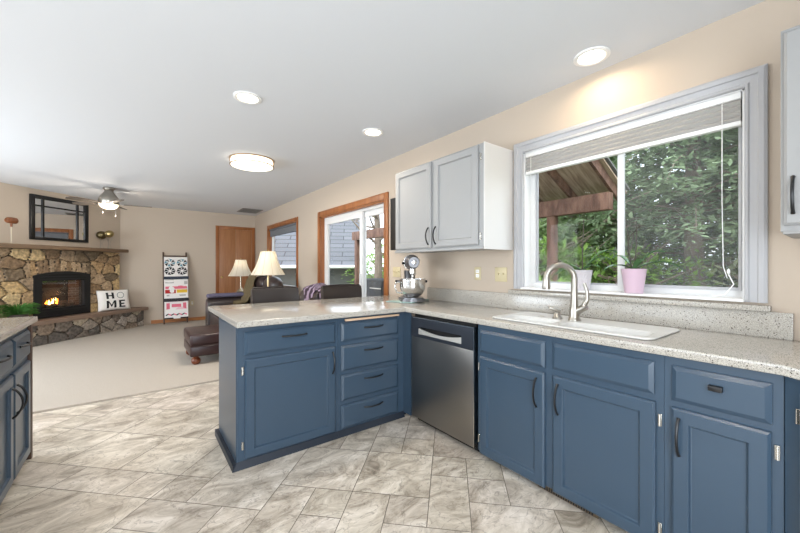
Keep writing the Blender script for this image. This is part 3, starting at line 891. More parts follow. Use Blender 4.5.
# --- stand mixer on a glass board
def mixer():
    bx, by = 2.135, 2.655
    gb = MB(); gb.box(-.19, .19, -.14, .14, CT + .0015, CT + .0095, M=Matrix.Translation((2.115, 2.68, 0)) @ Matrix.Rotation(R(25), 4, 'Z'), bev=.003)
    gl, nt, b = new_mat('green_glass_board')
    b.inputs['Base Color'].default_value = srgb((150, 180, 172)); b.inputs['Roughness'].default_value = 0.08
    tag(gb.build('glass_cutting_board', gl), 'pale green glass board lying under the silver stand mixer', 'cutting board')
    z0 = CT + .0105
    # the head points along the local -y axis, towards the kitchen
    T = Matrix.Translation((bx, by, z0)) @ Matrix.Rotation(R(-30), 4, 'Z') @ Matrix.Scale(1.06, 4)
    m = thing('stand_mixer', 'silver stand mixer with a steel bowl below the pale grey wall cabinet', 'mixer', (bx, by, z0))
    MB().slab(rrect(-.11, .11, -.19, .16, .09, 8), 0, .02, T).slab(rrect(-.095, .095, -.175, .15, .085, 8), .02, .032, T).build('base', M_mixer, m)
    col = MB()
    n = 20; vs = []; fs = []
    prof = [(.032, .065, .07, .095), (.08, .055, .06, .10), (.16, .05, .055, .10), (.22, .052, .06, .095), (.27, .056, .07, .085)]
    for (z, rx, ry_, cy) in prof:
        for k in range(n):
            w = 2 * math.pi * k / n
            vs.append((rx * math.cos(w), cy + ry_ * math.sin(w), z))
    for i in range(len(prof) - 1):
        for k in range(n):
            k2 = (k + 1) % n; fs.append((i * n + k, i * n + k2, i * n + n + k2, i * n + n + k))
    fs.append(tuple(range(n)))
    fs.append(tuple((len(prof) - 1) * n + k for k in range(n)))
    col.add(vs, fs, T, smooth=True); col.build('column', M_mixer, m)
    # head: a loft along y
    hd = MB(); vs = []; fs = []
    sec = [(.175, .01, .01, .335), (.165, .045, .042, .335), (.13, .062, .06, .338), (.06, .068, .068, .342), (-.03, .066, .068, .345), (-.10, .060, .062, .345), (-.145, .052, .052, .343), (-.158, .046, .046, .342)]
    for (y, rx, rz, cz) in sec:
        for k in range(n):
            w = 2 * math.pi * k / n
            vs.append((rx * math.cos(w), y, cz + rz * math.sin(w)))
    for i in range(len(sec) - 1):
        for k in range(n):
            k2 = (k + 1) % n; fs.append((i * n + k, i * n + k2, i * n + n + k2, i * n + n + k))
    fs.append(tuple((len(sec) - 1) * n + k for k in range(n)))
    hd.add(vs, fs, T, smooth=True); h = hd.build('motor_head', M_mixer, m)
    MB().lathe([(.0, .010), (.016, .009), (.021, .004), (.021, 0)], 24, M=T @ Matrix.Translation((0, -.158, .342)) @ Matrix.Rotation(R(90), 4, 'X')).build('hub_cap', M_steelbright, h)
    tr = MB()
    for (y, rx, rz, cz) in ((.02, .0695, .0695, .3435),):
        tr.lathe([(rx - .002, -.009), (rx + .001, -.008), (rx + .001, .008), (rx - .002, .009)], 28, M=T @ Matrix.Translation((0, y, cz)) @ Matrix.Rotation(R(90), 4, 'X'))
    tr.build('trim_band', M_steelbright, h)
    MB().tube([(-.062, -.02, .335), (-.088, -.02, .335)], [.008, .012], 10, T).build('speed_lever', M_black, h)
    MB().lathe([(.030, .0), (.030, -.025), (.028, -.045), (.012, -.055), (.010, -.085)], 20, M=T @ Matrix.Translation((0, -.075, .285))).build('beater_shaft', M_steelbright, m)
    bowl = MB().lathe([(.0, .034), (.055, .034), (.058, .040), (.088, .058), (.106, .09), (.114, .13), (.115, .190), (.119, .193), (.118, .197), (.111, .195), (.109, .135), (.09, .08), (.03, .055), (0, .052)], 36, M=T @ Matrix.Translation((0, -.075, 0))).build('bowl', M_steelbright, m)
    MB().tube([(-.108, -.075, .165), (-.15, -.075, .16), (-.158, -.075, .12), (-.14, -.075, .075), (-.095, -.075, .07)], .008, 10, T).build('bowl_handle', M_steelbright, bowl)
    for s in (-1, 1):
        MB().tube([(s * .108, .0, .17), (s * .128, .0, .17)], [.010, .014], 12, T).tube([(s * .05, .06, .16), (s * .09, .03, .17), (s * .115, .0, .17)], .010, 8, T).build('bowl_clamp', M_mixer, m)
        MB().tube([(s * .129, .0, .17), (s * .148, .0, .17)], [.013, .011], 12, T).build('lock_knob', M_black, m)
mixer()

# --- orchids on the sill
def orchid(name, label, x, y, z, pot_mat, r0, r1, h, leaves, stems, texture=False):
    p = thing(name, label, 'potted plant', (x, y, z))
    pot = MB()
    pot.lathe([(r0 * .96, 0), (r0, .004), (r1, h), (r1 + .002, h + .002), (r1 - .006, h + .002), (r1 - .008, h - .012), (0, h - .014)], 36, (x, y, z))
    pot.build('pot', pot_mat, p)
    MB().lathe([(0, h - .004), (r1 * .5, h - .006), (r1 - .009, h - .012)], 20, (x, y, z)).build('potting_bark', plain('bark_mix', (92, 70, 50), 0.95, bump=(120, 0.8)), p)
    ML_ = plain('orchid_leaf', (86, 122, 80), 0.22, var=(14, 0.25))
    for (az, ln, wd, rise, droop) in leaves:
        m = MB(); n = 12; vs = []; fs = []
        dx, dy = math.cos(az), math.sin(az); px, py = -dy, dx
        for i in range(n + 1):
            t = i / n
            d = ln * t
            hz = h - .006 + rise * math.sin(min(1, t * 1.0) * math.pi * .62) - droop * t * t
            ww = wd * (math.sin(math.pi * (0.08 + 0.92 * t)) ** 0.6) * (0.55 + .45 * min(1, t * 2)) if t < 1 else 0.0005
            for (o, dz) in ((-1, .006), (-.5, .0015), (0, 0), (.5, .0015), (1, .006)):
                vs.append((x + dx * d + px * ww * o, y + dy * d + py * ww * o, z + hz + dz))
        for i in range(n):
            for j in range(4):
                fs.append((i * 5 + j, i * 5 + j + 1, i * 5 + 6 + j, i * 5 + 5 + j))
        k = len(vs)
        vs2 = [(a, b_, c_ - .0018) for (a, b_, c_) in vs]
        m.add(vs + vs2, fs + [tuple(k + q for q in reversed(f)) for f in fs], smooth=True)
        m.build('leaf', ML_, p)
    for pts in stems:
        s = MB(); s.tube([(x + a, y + b_, z + h - .01 + c_) for (a, b_, c_) in pts], [.0042] + [.0034] * (len(pts) - 2) + [.002], 8)
        for (a, b_, c_) in pts[2::2]:
            s.sphere((x + a, y + b_, z + h - .01 + c_), .0055, .0055, .008, 8, 6)
        s.build('flower_stem', plain('orchid_stem', (64, 58, 44), 0.5), p)
tx = plain('dimpled_pink_white_pot', (206, 200, 203), 0.5)
nt = tx.node_tree; b = nt.nodes['Principled BSDF']
vv = nt.nodes.new('ShaderNodeTexVoronoi'); vv.inputs['Scale'].default_value = 85
bp = nt.nodes.new('ShaderNodeBump'); bp.inputs['Strength'].default_value = 0.8; bp.inputs['Distance'].default_value = .004; bp.invert = True
tcn = nt.nodes.new('ShaderNodeTexCoord')
nt.links.new(tcn.outputs['Object'], vv.inputs['Vector']); nt.links.new(vv.outputs['Distance'], bp.inputs['Height']); nt.links.new(bp.outputs[0], b.inputs['Normal'])
orchid('potted_orchid', 'orchid in a dimpled whitish pot on the sill behind the faucet', 2.435, 1.165, 1.0995, tx, .044, .062, .135,
       [(R(-48), .22, .026, .15, .02), (R(-75), .17, .026, .11, .03), (R(140), .21, .022, .05, .10), (R(-110), .14, .026, .05, .02), (R(100), .15, .022, .06, .05)],
       [[(0, 0, 0), (.002, .002, .10), (0, -.002, .20), (.004, -.006, .30), (.008, -.004, .345)]])
orchid('potted_orchid', 'orchid in a smooth pink pot on the sill in front of the window mullion', 2.405, 0.845, 1.0995, plain('smooth_pink_pot', (212, 184, 200), 0.45), .048, .066, .145,
       [(R(-64), .25, .034, .085, .09), (R(135), .17, .028, .05, .05), (R(-80), .15, .028, .11, .0), (R(80), .13, .024, .10, .02), (R(-130), .10, .024, .06, 0)],
       [[(0, 0.01, 0), (.0, .02, .08), (-.002, .03, .17), (0, .02, .21), (0, -.03, .265), (0, -.055, .27)], [(0.01, 0.012, 0), (.01, .03, .10), (.012, .036, .22), (.014, .05, .33)], [(-.005, -.005, 0), (.0, -.012, .12), (0, -.016, .24), (0, -.014, .30)]])

# ================================================================== CEILING LIGHTS AND LAMPS
M_lens = emit('lit_lens', (255, 240, 214), 14.0)
M_bowl = emit('lit_bowl', (255, 238, 208), 2.2)
WARM = (1.0, 0.88, 0.74)
def can_light(x, y, label, watts=16, lens=None, col=WARM):
    c = thing('recessed_light', label, 'ceiling light', (x, y, ZC))
    MB().lathe([(.100, -.0005), (.100, -.008), (.092, -.012), (.076, -.010), (.070, -.002)], 40, (x, y, ZC)).build('trim_ring', M_white, c)
    MB().lathe([(0, -.0065), (.045, -.006), (.0705, -.003), (.0705, -.0005)], 40, (x, y, ZC)).build('lens', lens or M_lens, c)
    l = area_light('recessed_lamp', (0, 0, -.016), (0, 0, 0), .14, .14, watts, col, 'DISK', 165)
    l.parent = c
can_light(2.215, 1.005, 'recessed light in the ceiling above the kitchen window', 5, col=(1.0, .80, .54))
can_light(1.800, 2.82, 'recessed ceiling light nearer the wall cabinet, in front of the peninsula corner', 7)
can_light(0.675, 2.815, 'recessed ceiling light above the free end of the peninsula', 9)
can_light(-1.05, 2.82, 'recessed ceiling light above the island, added unseen for ambient light', 9)  # this lamp and the next two are unseen, added to light the room
can_light(0.675, 0.60, 'recessed ceiling light above the camera, added unseen for ambient light', 9)
can_light(-0.60, 0.60, 'recessed ceiling light behind the camera, added unseen for ambient light', 9)

def flush_light():
    x, y = 1.115, 4.43
    c = thing('flush_ceiling_light', 'round drum ceiling light with bronze bands and a glowing white diffuser', 'ceiling light', (x, y, ZC))
    r = .245
    MB().lathe([(0, -.088), (r * .5, -.086), (r - .012, -.078), (r - .006, -.070), (r - .006, -.002)], 56, (x, y, ZC)).build('diffuser', emit('lit_drum', (255, 244, 224), 4.0), c)
    bz = plain('bronze_band', (186, 160, 130), 0.35, 0.6)
    for (a, b) in ((-.077, -.070), (-.030, -.024)):
        MB().lathe([(r - .005, a), (r + .004, a), (r + .004, b), (r - .005, b)], 56, (x, y, ZC)).build('band', bz, c)
    for k in range(12):
        w = R(30 * k)
        m = MB(); m.box(-.003, .003, -.002, .003, -.068, -.030, M=Matrix.Translation((x + (r - .002) * math.cos(w), y + (r - .002) * math.sin(w), ZC)) @ Matrix.Rotation(w + R(90), 4, 'Z'))
        m.build('fret_bar', bz, c)
    MB().lathe([(r + .002, -.012), (r + .008, -.008), (r + .008, -.0005), (r - .005, -.0005), (r - .005, -.012)], 56, (x, y, ZC)).build('ceiling_pan', bz, c)
    l = area_light('flush_lamp', (0, 0, -.095), (0, 0, 0), 0.40, .40, 42, WARM, 'DISK', 180); l.parent = c
flush_light()

def ceiling_fan():
    x, y = -.352, 7.39
    c = thing('ceiling_fan', 'brushed nickel hugger ceiling fan with a lit bowl hanging before the fireplace', 'ceiling fan', (x, y, ZC))
    P = (x, y, ZC)
    MB().lathe([(.075, -.001), (.08, -.02), (.078, -.03), (.058, -.05), (.062, -.075), (.095, -.12), (.128, -.165), (.136, -.20), (.136, -.245), (.128, -.272), (.10, -.278), (0, -.278)], 40, P).build('motor_housing', M_nickel, c)
    MB().lathe([(.128, -.274), (.124, -.295), (.10, -.325), (.06, -.343), (0, -.350)], 40, P).build('light_bowl', M_bowl, c)
    blm = plain('grey_fan_blade', (98, 90, 82), 0.45)
    for k in range(5):
        w = R(-1 + 72 * k)
        T = Matrix.Translation((x, y, ZC - .262)) @ Matrix.Rotation(w, 4, 'Z')
        b = MB()
        b.slab([(.19, -.045), (.30, -.058), (.50, -.062), (.555, -.05), (.575, 0), (.555, .05), (.50, .062), (.30, .058), (.19, .045)], -.004, .004, T @ Matrix.Rotation(R(11), 4, 'X'))
        bl = b.build('blade', blm, c)
        MB().box(.125, .24, -.016, .016, -.011, -.004, M=T @ Matrix.Rotation(R(11), 4, 'X'), bev=.002).build('blade_iron', M_nickel, bl)
    for (dx, dy, l) in ((-.028, -.03, .12), (.035, -.03, .17)):
        m = MB(); m.tube([(x + dx * 2.6, y + dy * 2.6, ZC - .285), (x + dx * 2.6, y + dy * 2.6, ZC - .285 - l)], .003, 6)
        m.sphere((x + dx * 2.6, y + dy * 2.6, ZC - .295 - l), .008, .008, .014, 8, 6); m.build('pull_chain', M_nickel, c)
    l = bpy.data.lights.new('fan_lamp', 'POINT'); l.energy = 26; l.color = WARM; l.shadow_soft_size = .08
    o = bpy.data.objects.new('fan_lamp', l); o.location = (0, 0, -.43); COL.objects.link(o); o.parent = c
ceiling_fan()

def vent():
    c = thing('ceiling_vent', 'grey slatted air vent in the ceiling near the far corner', 'vent', (2.08, 8.48, ZC))
    MB().box(1.875, 2.285, 8.20, 8.77, ZC - .004, ZC - .0008).build('backing', plain('vent_grey', (92, 92, 92), .6), c)
    m = MB()
    for (a, b, e, f) in ((1.865, 2.295, 8.19, 8.22), (1.865, 2.295, 8.75, 8.78), (1.865, 1.895, 8.22, 8.75), (2.265, 2.295, 8.22, 8.75)):
        m.box(a, b, e, f, ZC - .014, ZC - .0045)
    m.build('frame', plain('vent_frame_grey', (128, 127, 124), .5), c)
    m = MB()
    for i in range(14):
        y = 8.235 + i * .037
        m.box(1.895, 2.265, y, y + .018, ZC - .012, ZC - .005)
    m.build('slats', plain('vent_slat_grey', (112, 112, 110), .5), c)
vent()

def outlet(name, label, M, w=.072, h=.116, kind='outlet', gangs=1):
    """plate facing local -y centred at the local origin"""
    loc = M.translation
    o = thing(name, label, 'outlet' if kind == 'outlet' else 'switch', loc)
    MB().box(-w / 2, w / 2, -.006, -.001, -h / 2, h / 2, M=M, bev=.002).build('cover_plate', M_plate, o)
    for g in range(gangs):
        gx = (g - (gangs - 1) / 2) * .046
        if kind == 'outlet':
            for s in (-1, 1):
                q = MB().box(gx - .017, gx + .017, -.008, -.0062, s * .02 - .014, s * .02 + .014, M=M, bev=.003).build('receptacle', M_white, o)
                MB().box(gx - .008, gx - .005, -.0085, -.0078, s * .02 - .006, s * .02 + .006, M=M).box(gx + .005, gx + .008, -.0085, -.0078, s * .02 - .006, s * .02 + .006, M=M).build('slots', M_blackmat, q)
        else:
            MB().box(gx - .005, gx + .005, -.016, -.0062, -.004, .014, M=M, bev=.001).build('toggle', M_plate, o)
def onright(y, z): return Matrix.Translation((W, y, z)) @ Matrix.Rotation(-R(90), 4, 'Z')
outlet('wall_outlet', 'ivory outlet on the wall halfway between mixer and window', onright(2.067, 1.198))
outlet('light_switch', 'ivory double light switch on the wall beside the window casing', onright(1.820, 1.194), .118, .118, 'switch', 2)
outlet('light_switch', 'ivory triple light switch on the wall behind the stand mixer', onright(3.275, 1.196), .150, .118, 'switch', 3)
outlet('wall_outlet', 'ivory outlet low on the back wall beside the quilt ladder', Matrix.Translation((1.03, YB, .425)))

# wall mounted screen seen edge on
t = thing('wall_screen', 'black flat screen on a wall arm, seen edge on beside the patio door', 'television', (W, 3.12, 1.74))
MB().box(2.325, 2.355, 2.83, 3.277, 1.445, 2.035, bev=.006).build('screen_panel', M_black, t)
MB().box(2.356, 2.419, 3.02, 3.16, 1.66, 1.84, bev=.004).build('wall_bracket', M_blackmat, t)
MB().tube([(2.36, 3.18, 1.66), (2.36, 3.31, 1.655)], .010, 8).build('arm', M_blackmat, t)

# kitchen window shade
def cellular_shade():
    y0, y1 = .377, 1.594
    s = thing('cellular_shade', 'grey pleated shade raised at the top of the kitchen window', 'window shade', (W, .985, 2.14))
    xc = W + .022
    MB().box(xc - .022, xc + .022, y0, y1, 2.105, 2.137, bev=.003).build('head_rail', M_white, s)
    m = MB(); n = 4
    za, zb = 1.995, 2.104
    prof = []
    for i in range(n * 2 + 1):
        prof.append((xc - (.022 if i % 2 else .008), za + (zb - za) * i / (2 * n)))
    back = [(xc + (.020 if i % 2 else .012), za + (zb - za) * i / (2 * n)) for i in range(n * 2 + 1)]
    loop = prof + back[::-1]
    k = len(loop)
    vs = [(p[0], y0 + .002, p[1]) for p in loop] + [(p[0], y1 - .002, p[1]) for p in loop]
    fs = [(i, (i + 1) % k, k + (i + 1) % k, k + i) for i in range(k)] + [tuple(range(k)), tuple(range(2 * k - 1, k - 1, -1))]
    m.add(vs, fs); m.build('pleated_fabric', plain('shade_fabric', (168, 165, 160), .9), s)
    MB().box(xc - .020, xc + .020, y0, y1, 1.972, 1.994, bev=.003).build('bottom_rail', M_white, s)
    c = MB(); c.tube([(xc - .026, y0 + .07, 2.12), (xc - .027, y0 + .07, 1.6), (xc - .027, y0 + .065, 1.26), (xc - .028, y0 + .05, 1.20)], .002, 6).sphere((xc - .028, y0 + .045, 1.235), .007, .007, .014, 8, 6)
    c.tube([(xc - .028, y0 + .045, 1.22), (xc - .028, y0 + .025, 1.17), (xc - .030, y0 + .06, 1.115), (xc - .032, y0 + .11, 1.104)], .003, 6)
    c.build('pull_cord', M_white, s)
    c = MB(); c.tube([(xc - .026, y1 - .05, 2.12), (xc - .027, y1 - .05, 1.97)], .002, 6); c.build('lift_cord', M_white, s)
cellular_shade()

s = thing('roller_blind', 'dark grey blind drawn a little way down the family room window', 'window shade', (W, 7.32, 2.1))
MB().box(W + .012, W + .05, 6.46, 8.19, 2.06, 2.104, bev=.004).build('head_box', plain('slate_blind', (98, 100, 104), .7), s)
MB().box(W + .028, W + .033, 6.47, 8.18, 1.945, 2.06).build('blind_cloth', plain('slate_blind_cloth', (112, 114, 118), .8), s)
MB().box(W + .024, W + .037, 6.47, 8.18, 1.93, 1.945, bev=.003).build('hem_bar', plain('slate_bar', (80, 82, 86), .6), s)

# ================================================================== FAMILY ROOM
# ---- stone fireplace on the corner wall (local frame DM: x along the wall, -y towards the room)
import numpy as np
def stones(name, w, h, seeds, depth, hole=None, res=0.0125, seed=1, parent=None, M=None, tones=None, ragged=None, mortar=0.006):
    """stone veneer: one mesh of individually raised stones over a mortar bed; local x in 0..w, z in 0..h, out along -y"""
    rs = np.random.RandomState(seed)
    nx, nz = int(w / res) + 1, int(h / res) + 1
    xs = np.linspace(0, w, nx); zs = np.linspace(0, h, nz)
    X, Z = np.meshgrid(xs, zs)
    wob = np.vectorize(lambda a, b: noise.noise(Vector((a * 9, b * 9, seed))))(X, Z) * 0.022
    wob2 = np.vectorize(lambda a, b: noise.noise(Vector((a * 9 + 50, b * 9, seed))))(X, Z) * 0.022
    S = np.array(seeds)
    d = np.sqrt(((X + wob)[..., None] - S[:, 0]) ** 2 * S[:, 2] + ((Z + wob2)[..., None] - S[:, 1]) ** 2 * S[:, 3])
    o = np.argsort(d, axis=-1)[..., :2]
    d1 = np.take_along_axis(d, o[..., :1], -1)[..., 0]; d2 = np.take_along_axis(d, o[..., 1:2], -1)[..., 0]
    cell = o[..., 0]
    edge = (d2 - d1)
    prof = np.clip((edge - mortar) / 0.016, 0, 1) ** 0.6
    hgt = rs.uniform(.6, 1.0, len(S)); tx = rs.uniform(-.25, .25, len(S)); tz = rs.uniform(-.25, .25, len(S))
    fine = np.vectorize(lambda a, b: noise.noise(Vector((a * 28, b * 28, seed + 9))))(X, Z)
    out = prof * depth * (hgt[cell] + tx[cell] * (X - S[cell, 0]) * 3 + tz[cell] * (Z - S[cell, 1]) * 3 + fine * .14)
    vs = [(float(X[j, i]), -float(out[j, i]), float(Z[j, i])) for j in range(nz) for i in range(nx)]
    pal = tones or [(172, 144, 108), (142, 118, 90), (192, 164, 120), (118, 102, 82), (160, 138, 110), (178, 154, 124), (132, 110, 86), (198, 174, 132), (150, 130, 106)]
    ct = [srgb(pal[rs.randint(len(pal))]) for _ in S]
    mc = srgb((74, 64, 54))
    fs = []; tone = []
    for j in range(nz - 1):
        for i in range(nx - 1):
            cx, cz = (xs[i] + xs[i + 1]) / 2, (zs[j] + zs[j + 1]) / 2
            if hole and hole(cx, cz): continue
            fs.append((j * nx + i, j * nx + i + 1, (j + 1) * nx + i + 1, (j + 1) * nx + i))
            q = prof[j, i]
            c = ct[cell[j, i]]
            tone.append((mc if q < .05 else c))
    m = MB(); m.add(vs, fs, M, smooth=True)
    o_ = m.build(name, M_stone, parent, auto=60, fixn=False)
    a = o_.data.attributes.new('tone', 'FLOAT_COLOR', 'FACE')
    for k, c in enumerate(tone): a.data[k].color = c
    return o_
M_stone = attr_mat('field_stone', 0.85, bump=0.4, noise_scale=26, noise_amt=0.42)
def scatter_seeds(w, h, n, seed, ok=lambda x, z: True, mind=.12, ax=1.0, az=1.6):
    r_ = random.Random(seed); out = []
    tries = 0
    while len(out) < n and tries < 6000:
        tries += 1
        x, z = r_.uniform(0, w), r_.uniform(0, h)
        if not ok(x, z): continue
        if any((x - a) ** 2 * ax + (z - b) ** 2 * az < mind ** 2 for (a, b, _, _) in out): continue
        out.append((x, z, ax * r_.uniform(.8, 1.25), az * r_.uniform(.7, 1.3)))
    return out

def fireplace():
    f = thing('stone_fireplace', 'field stone fireplace with a thick mantel shelf and raised hearth', 'fireplace', DM @ Vector((5.25, 0, 0)))
    x0, x1, z0, z1 = 4.16, 6.24, 0.405, 1.535
    ix0, ix1, izb, izs, iza = 4.752, 5.642, .405, 1.115, 1.178
    w, h = x1 - x0, z1 - z0
    def arch(x):   # insert top as a shallow arch, local coordinates of the veneer
        t = (x + x0 - (ix0 + ix1) / 2) / ((ix1 - ix0) / 2)
        return izs + (iza - izs) * (1 - t * t) - z0 if abs(t) <= 1 else -1
    def hole(x, z): return abs(x + x0 - (ix0 + ix1) / 2) < (ix1 - ix0) / 2 - .006 and z < arch(x) - .006
    seeds = []
    for k in range(13):   # voussoirs
        t = -1.08 + 2.16 * k / 12
        x = (ix0 + ix1) / 2 - x0 + t * (ix1 - ix0) / 2
        z = izs + (iza - izs) * (1 - t * t) - z0 + .065
        seeds.append((x + t * .03, z, 3.0, 1.0))
    def ok(x, z):
        ax = abs(x + x0 - (ix0 + ix1) / 2)
        if ax < (ix1 - ix0) / 2 + .12 and z < iza - z0 + .20 and z > izs - z0 - .05: return False
        if ax < (ix1 - ix0) / 2 + .03 and z < iza - z0: return False
        return True
    seeds += scatter_seeds(w, h, 120, 4, ok, .185, .8, 1.9)
    stones('stone_facing', w, h, seeds, .045, hole, parent=f, M=DM @ Matrix.Translation((x0, -.105, z0)), seed=2)
    # masonry core behind the facing, returns at both ends
    m = MB()
    m.box(x0, ix0 - .01, -.104, -.001, z0, z1, DM); m.box(ix1 + .01, x1, -.104, -.001, z0, z1, DM); m.box(ix0 - .01, ix1 + .01, -.104, -.001, iza + .004, z1, DM)
    m.build('masonry', plain('stone_return', (120, 102, 80), .9, bump=(40, .8), var=(9, .35)), f)
    # mantel
    mw = wood('mantel_wood', (96, 76, 58), (128, 104, 80), (.4, .4, 3), .6)
    MB().box(x0 - .06, 6.262, -.335, -.001, 1.540, 1.603, DM, bev=.008).build('mantel', mw, f)
    # hearth
    m = MB()
    k = 2 ** -.5
    def world_end(yl, Y=YB - .004):   # local x where the line y=yl meets the back wall
        return (Y - 4.78 - yl * k) / k
    sl = [(x0 - .15, -.42), (6.655, -.42), (min(6.655, world_end(-.30)), -.30), (world_end(-.115), -.115), (x0 - .15, -.115)]
    sl = [(x0 - .15, -.42), (6.64, -.42), (world_end(-.30), -.30), (world_end(-.012), -.012), (x0 - .15, -.012)]
    m.slab(sl, .342, .400, DM)
    m.build('hearth_slab', plain('hearth_slab_stone', (134, 112, 96), .7, bump=(30, .4), var=(7, .2)), f)
    hw = 6.56 - (x0 - .12)
    seeds = scatter_seeds(hw, .325, 60, 9, lambda x, z: True, .165, .9, 1.2)
    stones('hearth_facing', hw, .322, seeds, .035, None, parent=f, M=DM @ Matrix.Translation((x0 - .12, -.36, .019)), seed=5,
           tones=[(150, 140, 128), (120, 110, 100), (172, 160, 140), (98, 92, 86), (138, 122, 106), (160, 150, 140)])
    # end face of the hearth, towards the ladder
    ex = 6.56
    core = [(x0 - .12, -.355), (ex, -.355), (world_end(-.27), -.27), (world_end(-.02), -.02), (x0 - .12, -.02)]
    MB().slab(core, .0195, .341, DM).build('hearth_core', plain('hearth_core_stone', (132, 120, 106), .9, bump=(40, .8), var=(9, .35)), f)

    # ---- gas insert
    g = thing('fireplace_insert', 'black arched gas fireplace insert with a burning log set', 'fireplace', DM @ Vector((5.25, -.15, .41)))
    def archpoly(a, b, zb, zs, za, n=16):
        p = [(a, zb), (b, zb)]
        for i in range(n + 1):
            t = 1 - 2 * i / n
            x = (a + b) / 2 + t * (b - a) / 2
            p.append((x, zs + (za - zs) * (1 - t * t)))
        return p
    out = archpoly(ix0, ix1, .412, izs, iza); inn = [(4.862, .56), (5.532, .56)] + [(5.532 - .67 * i / 16, 1.02) for i in range(17)]
    # front plate with the glass opening
    m = MB(); n = len(out)
    for (ya, yb) in ((-.165, -.12),):
        vs = [(p[0], ya, p[1]) for p in out] + [(p[0], ya, p[1]) for p in inn] + [(p[0], yb, p[1]) for p in out] + [(p[0], yb, p[1]) for p in inn]
        fs = []
        for i in range(n):
            j = (i + 1) % n
            fs += [(i, j, n + j, n + i), (2 * n + i, 3 * n + i, 3 * n + j, 2 * n + j), (i, 2 * n + i, 2 * n + j, j), (n + i, n + j, 3 * n + j, 3 * n + i)]
        m.add(vs, fs, DM)
    ins_black = plain('insert_black', (24, 25, 27), .45)
    m.build('front_plate', ins_black, g)
    for (xa, xb, ya, za, zb) in ((4.81, 5.58, -.169, .455, .465), (4.81, 5.58, -.169, .475, .485), (4.81, 5.58, -.169, .495, .505), (4.845, 5.545, -.172, .545, .558), (4.845, 5.545, -.172, 1.022, 1.034)):
        MB().box(xa, xb, ya, -.1655, za, zb, DM).build('louvre', M_blackmat, g)
    for i in range(3): MB().prism(archpoly(4.83 + i * .03, 5.56 - i * .03, 1.060 + i * .02, 1.066 + i * .02, 1.09 + i * .023), -.169 - i * .002, -.1655, DM).build('louvre', M_blackmat if i % 2 == 0 else ins_black, g)
    # firebox
    m = MB()
    y1 = .25
    m2 = MB()
    brick, nt, b = new_mat('firebox_brick')
    bt = nt.nodes.new('ShaderNodeTexBrick'); bt.inputs['Scale'].default_value = 6; bt.inputs['Color1'].default_value = srgb((126, 92, 70)); bt.inputs['Color2'].default_value = srgb((100, 74, 60)); bt.inputs['Mortar'].default_value = srgb((150, 132, 112))
    tc = nt.nodes.new('ShaderNodeTexCoord'); mp = nt.nodes.new('ShaderNodeMapping'); mp.inputs['Rotation'].default_value = (R(90), 0, 0)
    nt.links.new(tc.outputs['Object'], mp.inputs[0]); nt.links.new(mp.outputs[0], bt.inputs['Vector']); nt.links.new(bt.outputs[0], b.inputs['Base Color']); b.inputs['Roughness'].default_value = .9
    yb = -.008
    m.box(4.800, 5.590, yb, yb + .006, .50, 1.06, DM)
    m.box(4.800, 4.840, -.119, yb, .50, 1.06, DM); m.box(5.550, 5.590, -.119, yb, .50, 1.06, DM)
    m.build('firebox', plain('firebox_dark', (46, 40, 36), .9, var=(8, .3)), g)  # dark mottled firebox lining
    MB().box(5.380, 5.548, -.03, yb, .56, 1.05, DM).build('brick_panel', brick, g)
    MB().box(4.840, 5.550, -.119, yb, .50, .562, DM).build('burner_tray', plain('ember_bed', (48, 40, 36), .9, bump=(90, 1.0)), g)
    lm = wood('charred_log', (54, 42, 34), (110, 88, 70), (4, 4, 1), .9)
    for (a, b_, r_) in (((4.890, -.05, .595), (5.340, -.035, .615), .035), ((4.960, -.085, .60), (5.400, -.09, .585), .032), ((5.020, -.04, .655), (5.280, -.09, .645), .028)):
        A, B = Vector(a), Vector(b_)
        MB().tube([A, A.lerp(B, .3) + Vector((0, 0, .008)), A.lerp(B, .7) - Vector((0, 0, .005)), B], [r_ * .9, r_, r_ * .95, r_ * .8], 12, DM).build('log', lm, g)
    fm = emit('gas_flame', (255, 150, 50), 9.0); fm2 = emit('gas_flame_core', (255, 214, 130), 14.0)
    r_ = random.Random(5)
    for i in range(8):
        x = 4.985 + i * .022 + r_.uniform(-.01, .01); hh = r_.uniform(.07, .13) * (1.5 if 3 < i < 8 else .8)
        y = -.075 + r_.uniform(-.025, .03); lean = r_.uniform(-.02, .02)
        pts = [(x, y, .60), (x + lean * .2, y, .60 + hh * .3), (x + lean, y, .60 + hh * .65), (x + lean * 1.6, y, .60 + hh)]
        MB().tube(pts, [.010, .017, .010, .001], 8, DM).build('flame', fm2 if i % 3 == 1 else fm, g)
    MB().box(4.840, 5.550, -.128, -.125, .55, 1.03, DM).build('glass', glass('fireplace_glass', refl=.10), g)
    l = bpy.data.lights.new('fire_light', 'POINT'); l.energy = 1.5; l.color = (1, .5, .2); l.shadow_soft_size = .06
    o = bpy.data.objects.new('fire_light', l); COL.objects.link(o); o.parent = g
    o.location = WM[g.name].inverted() @ (DM @ Vector((5.15, -.10, .80)))
fireplace()

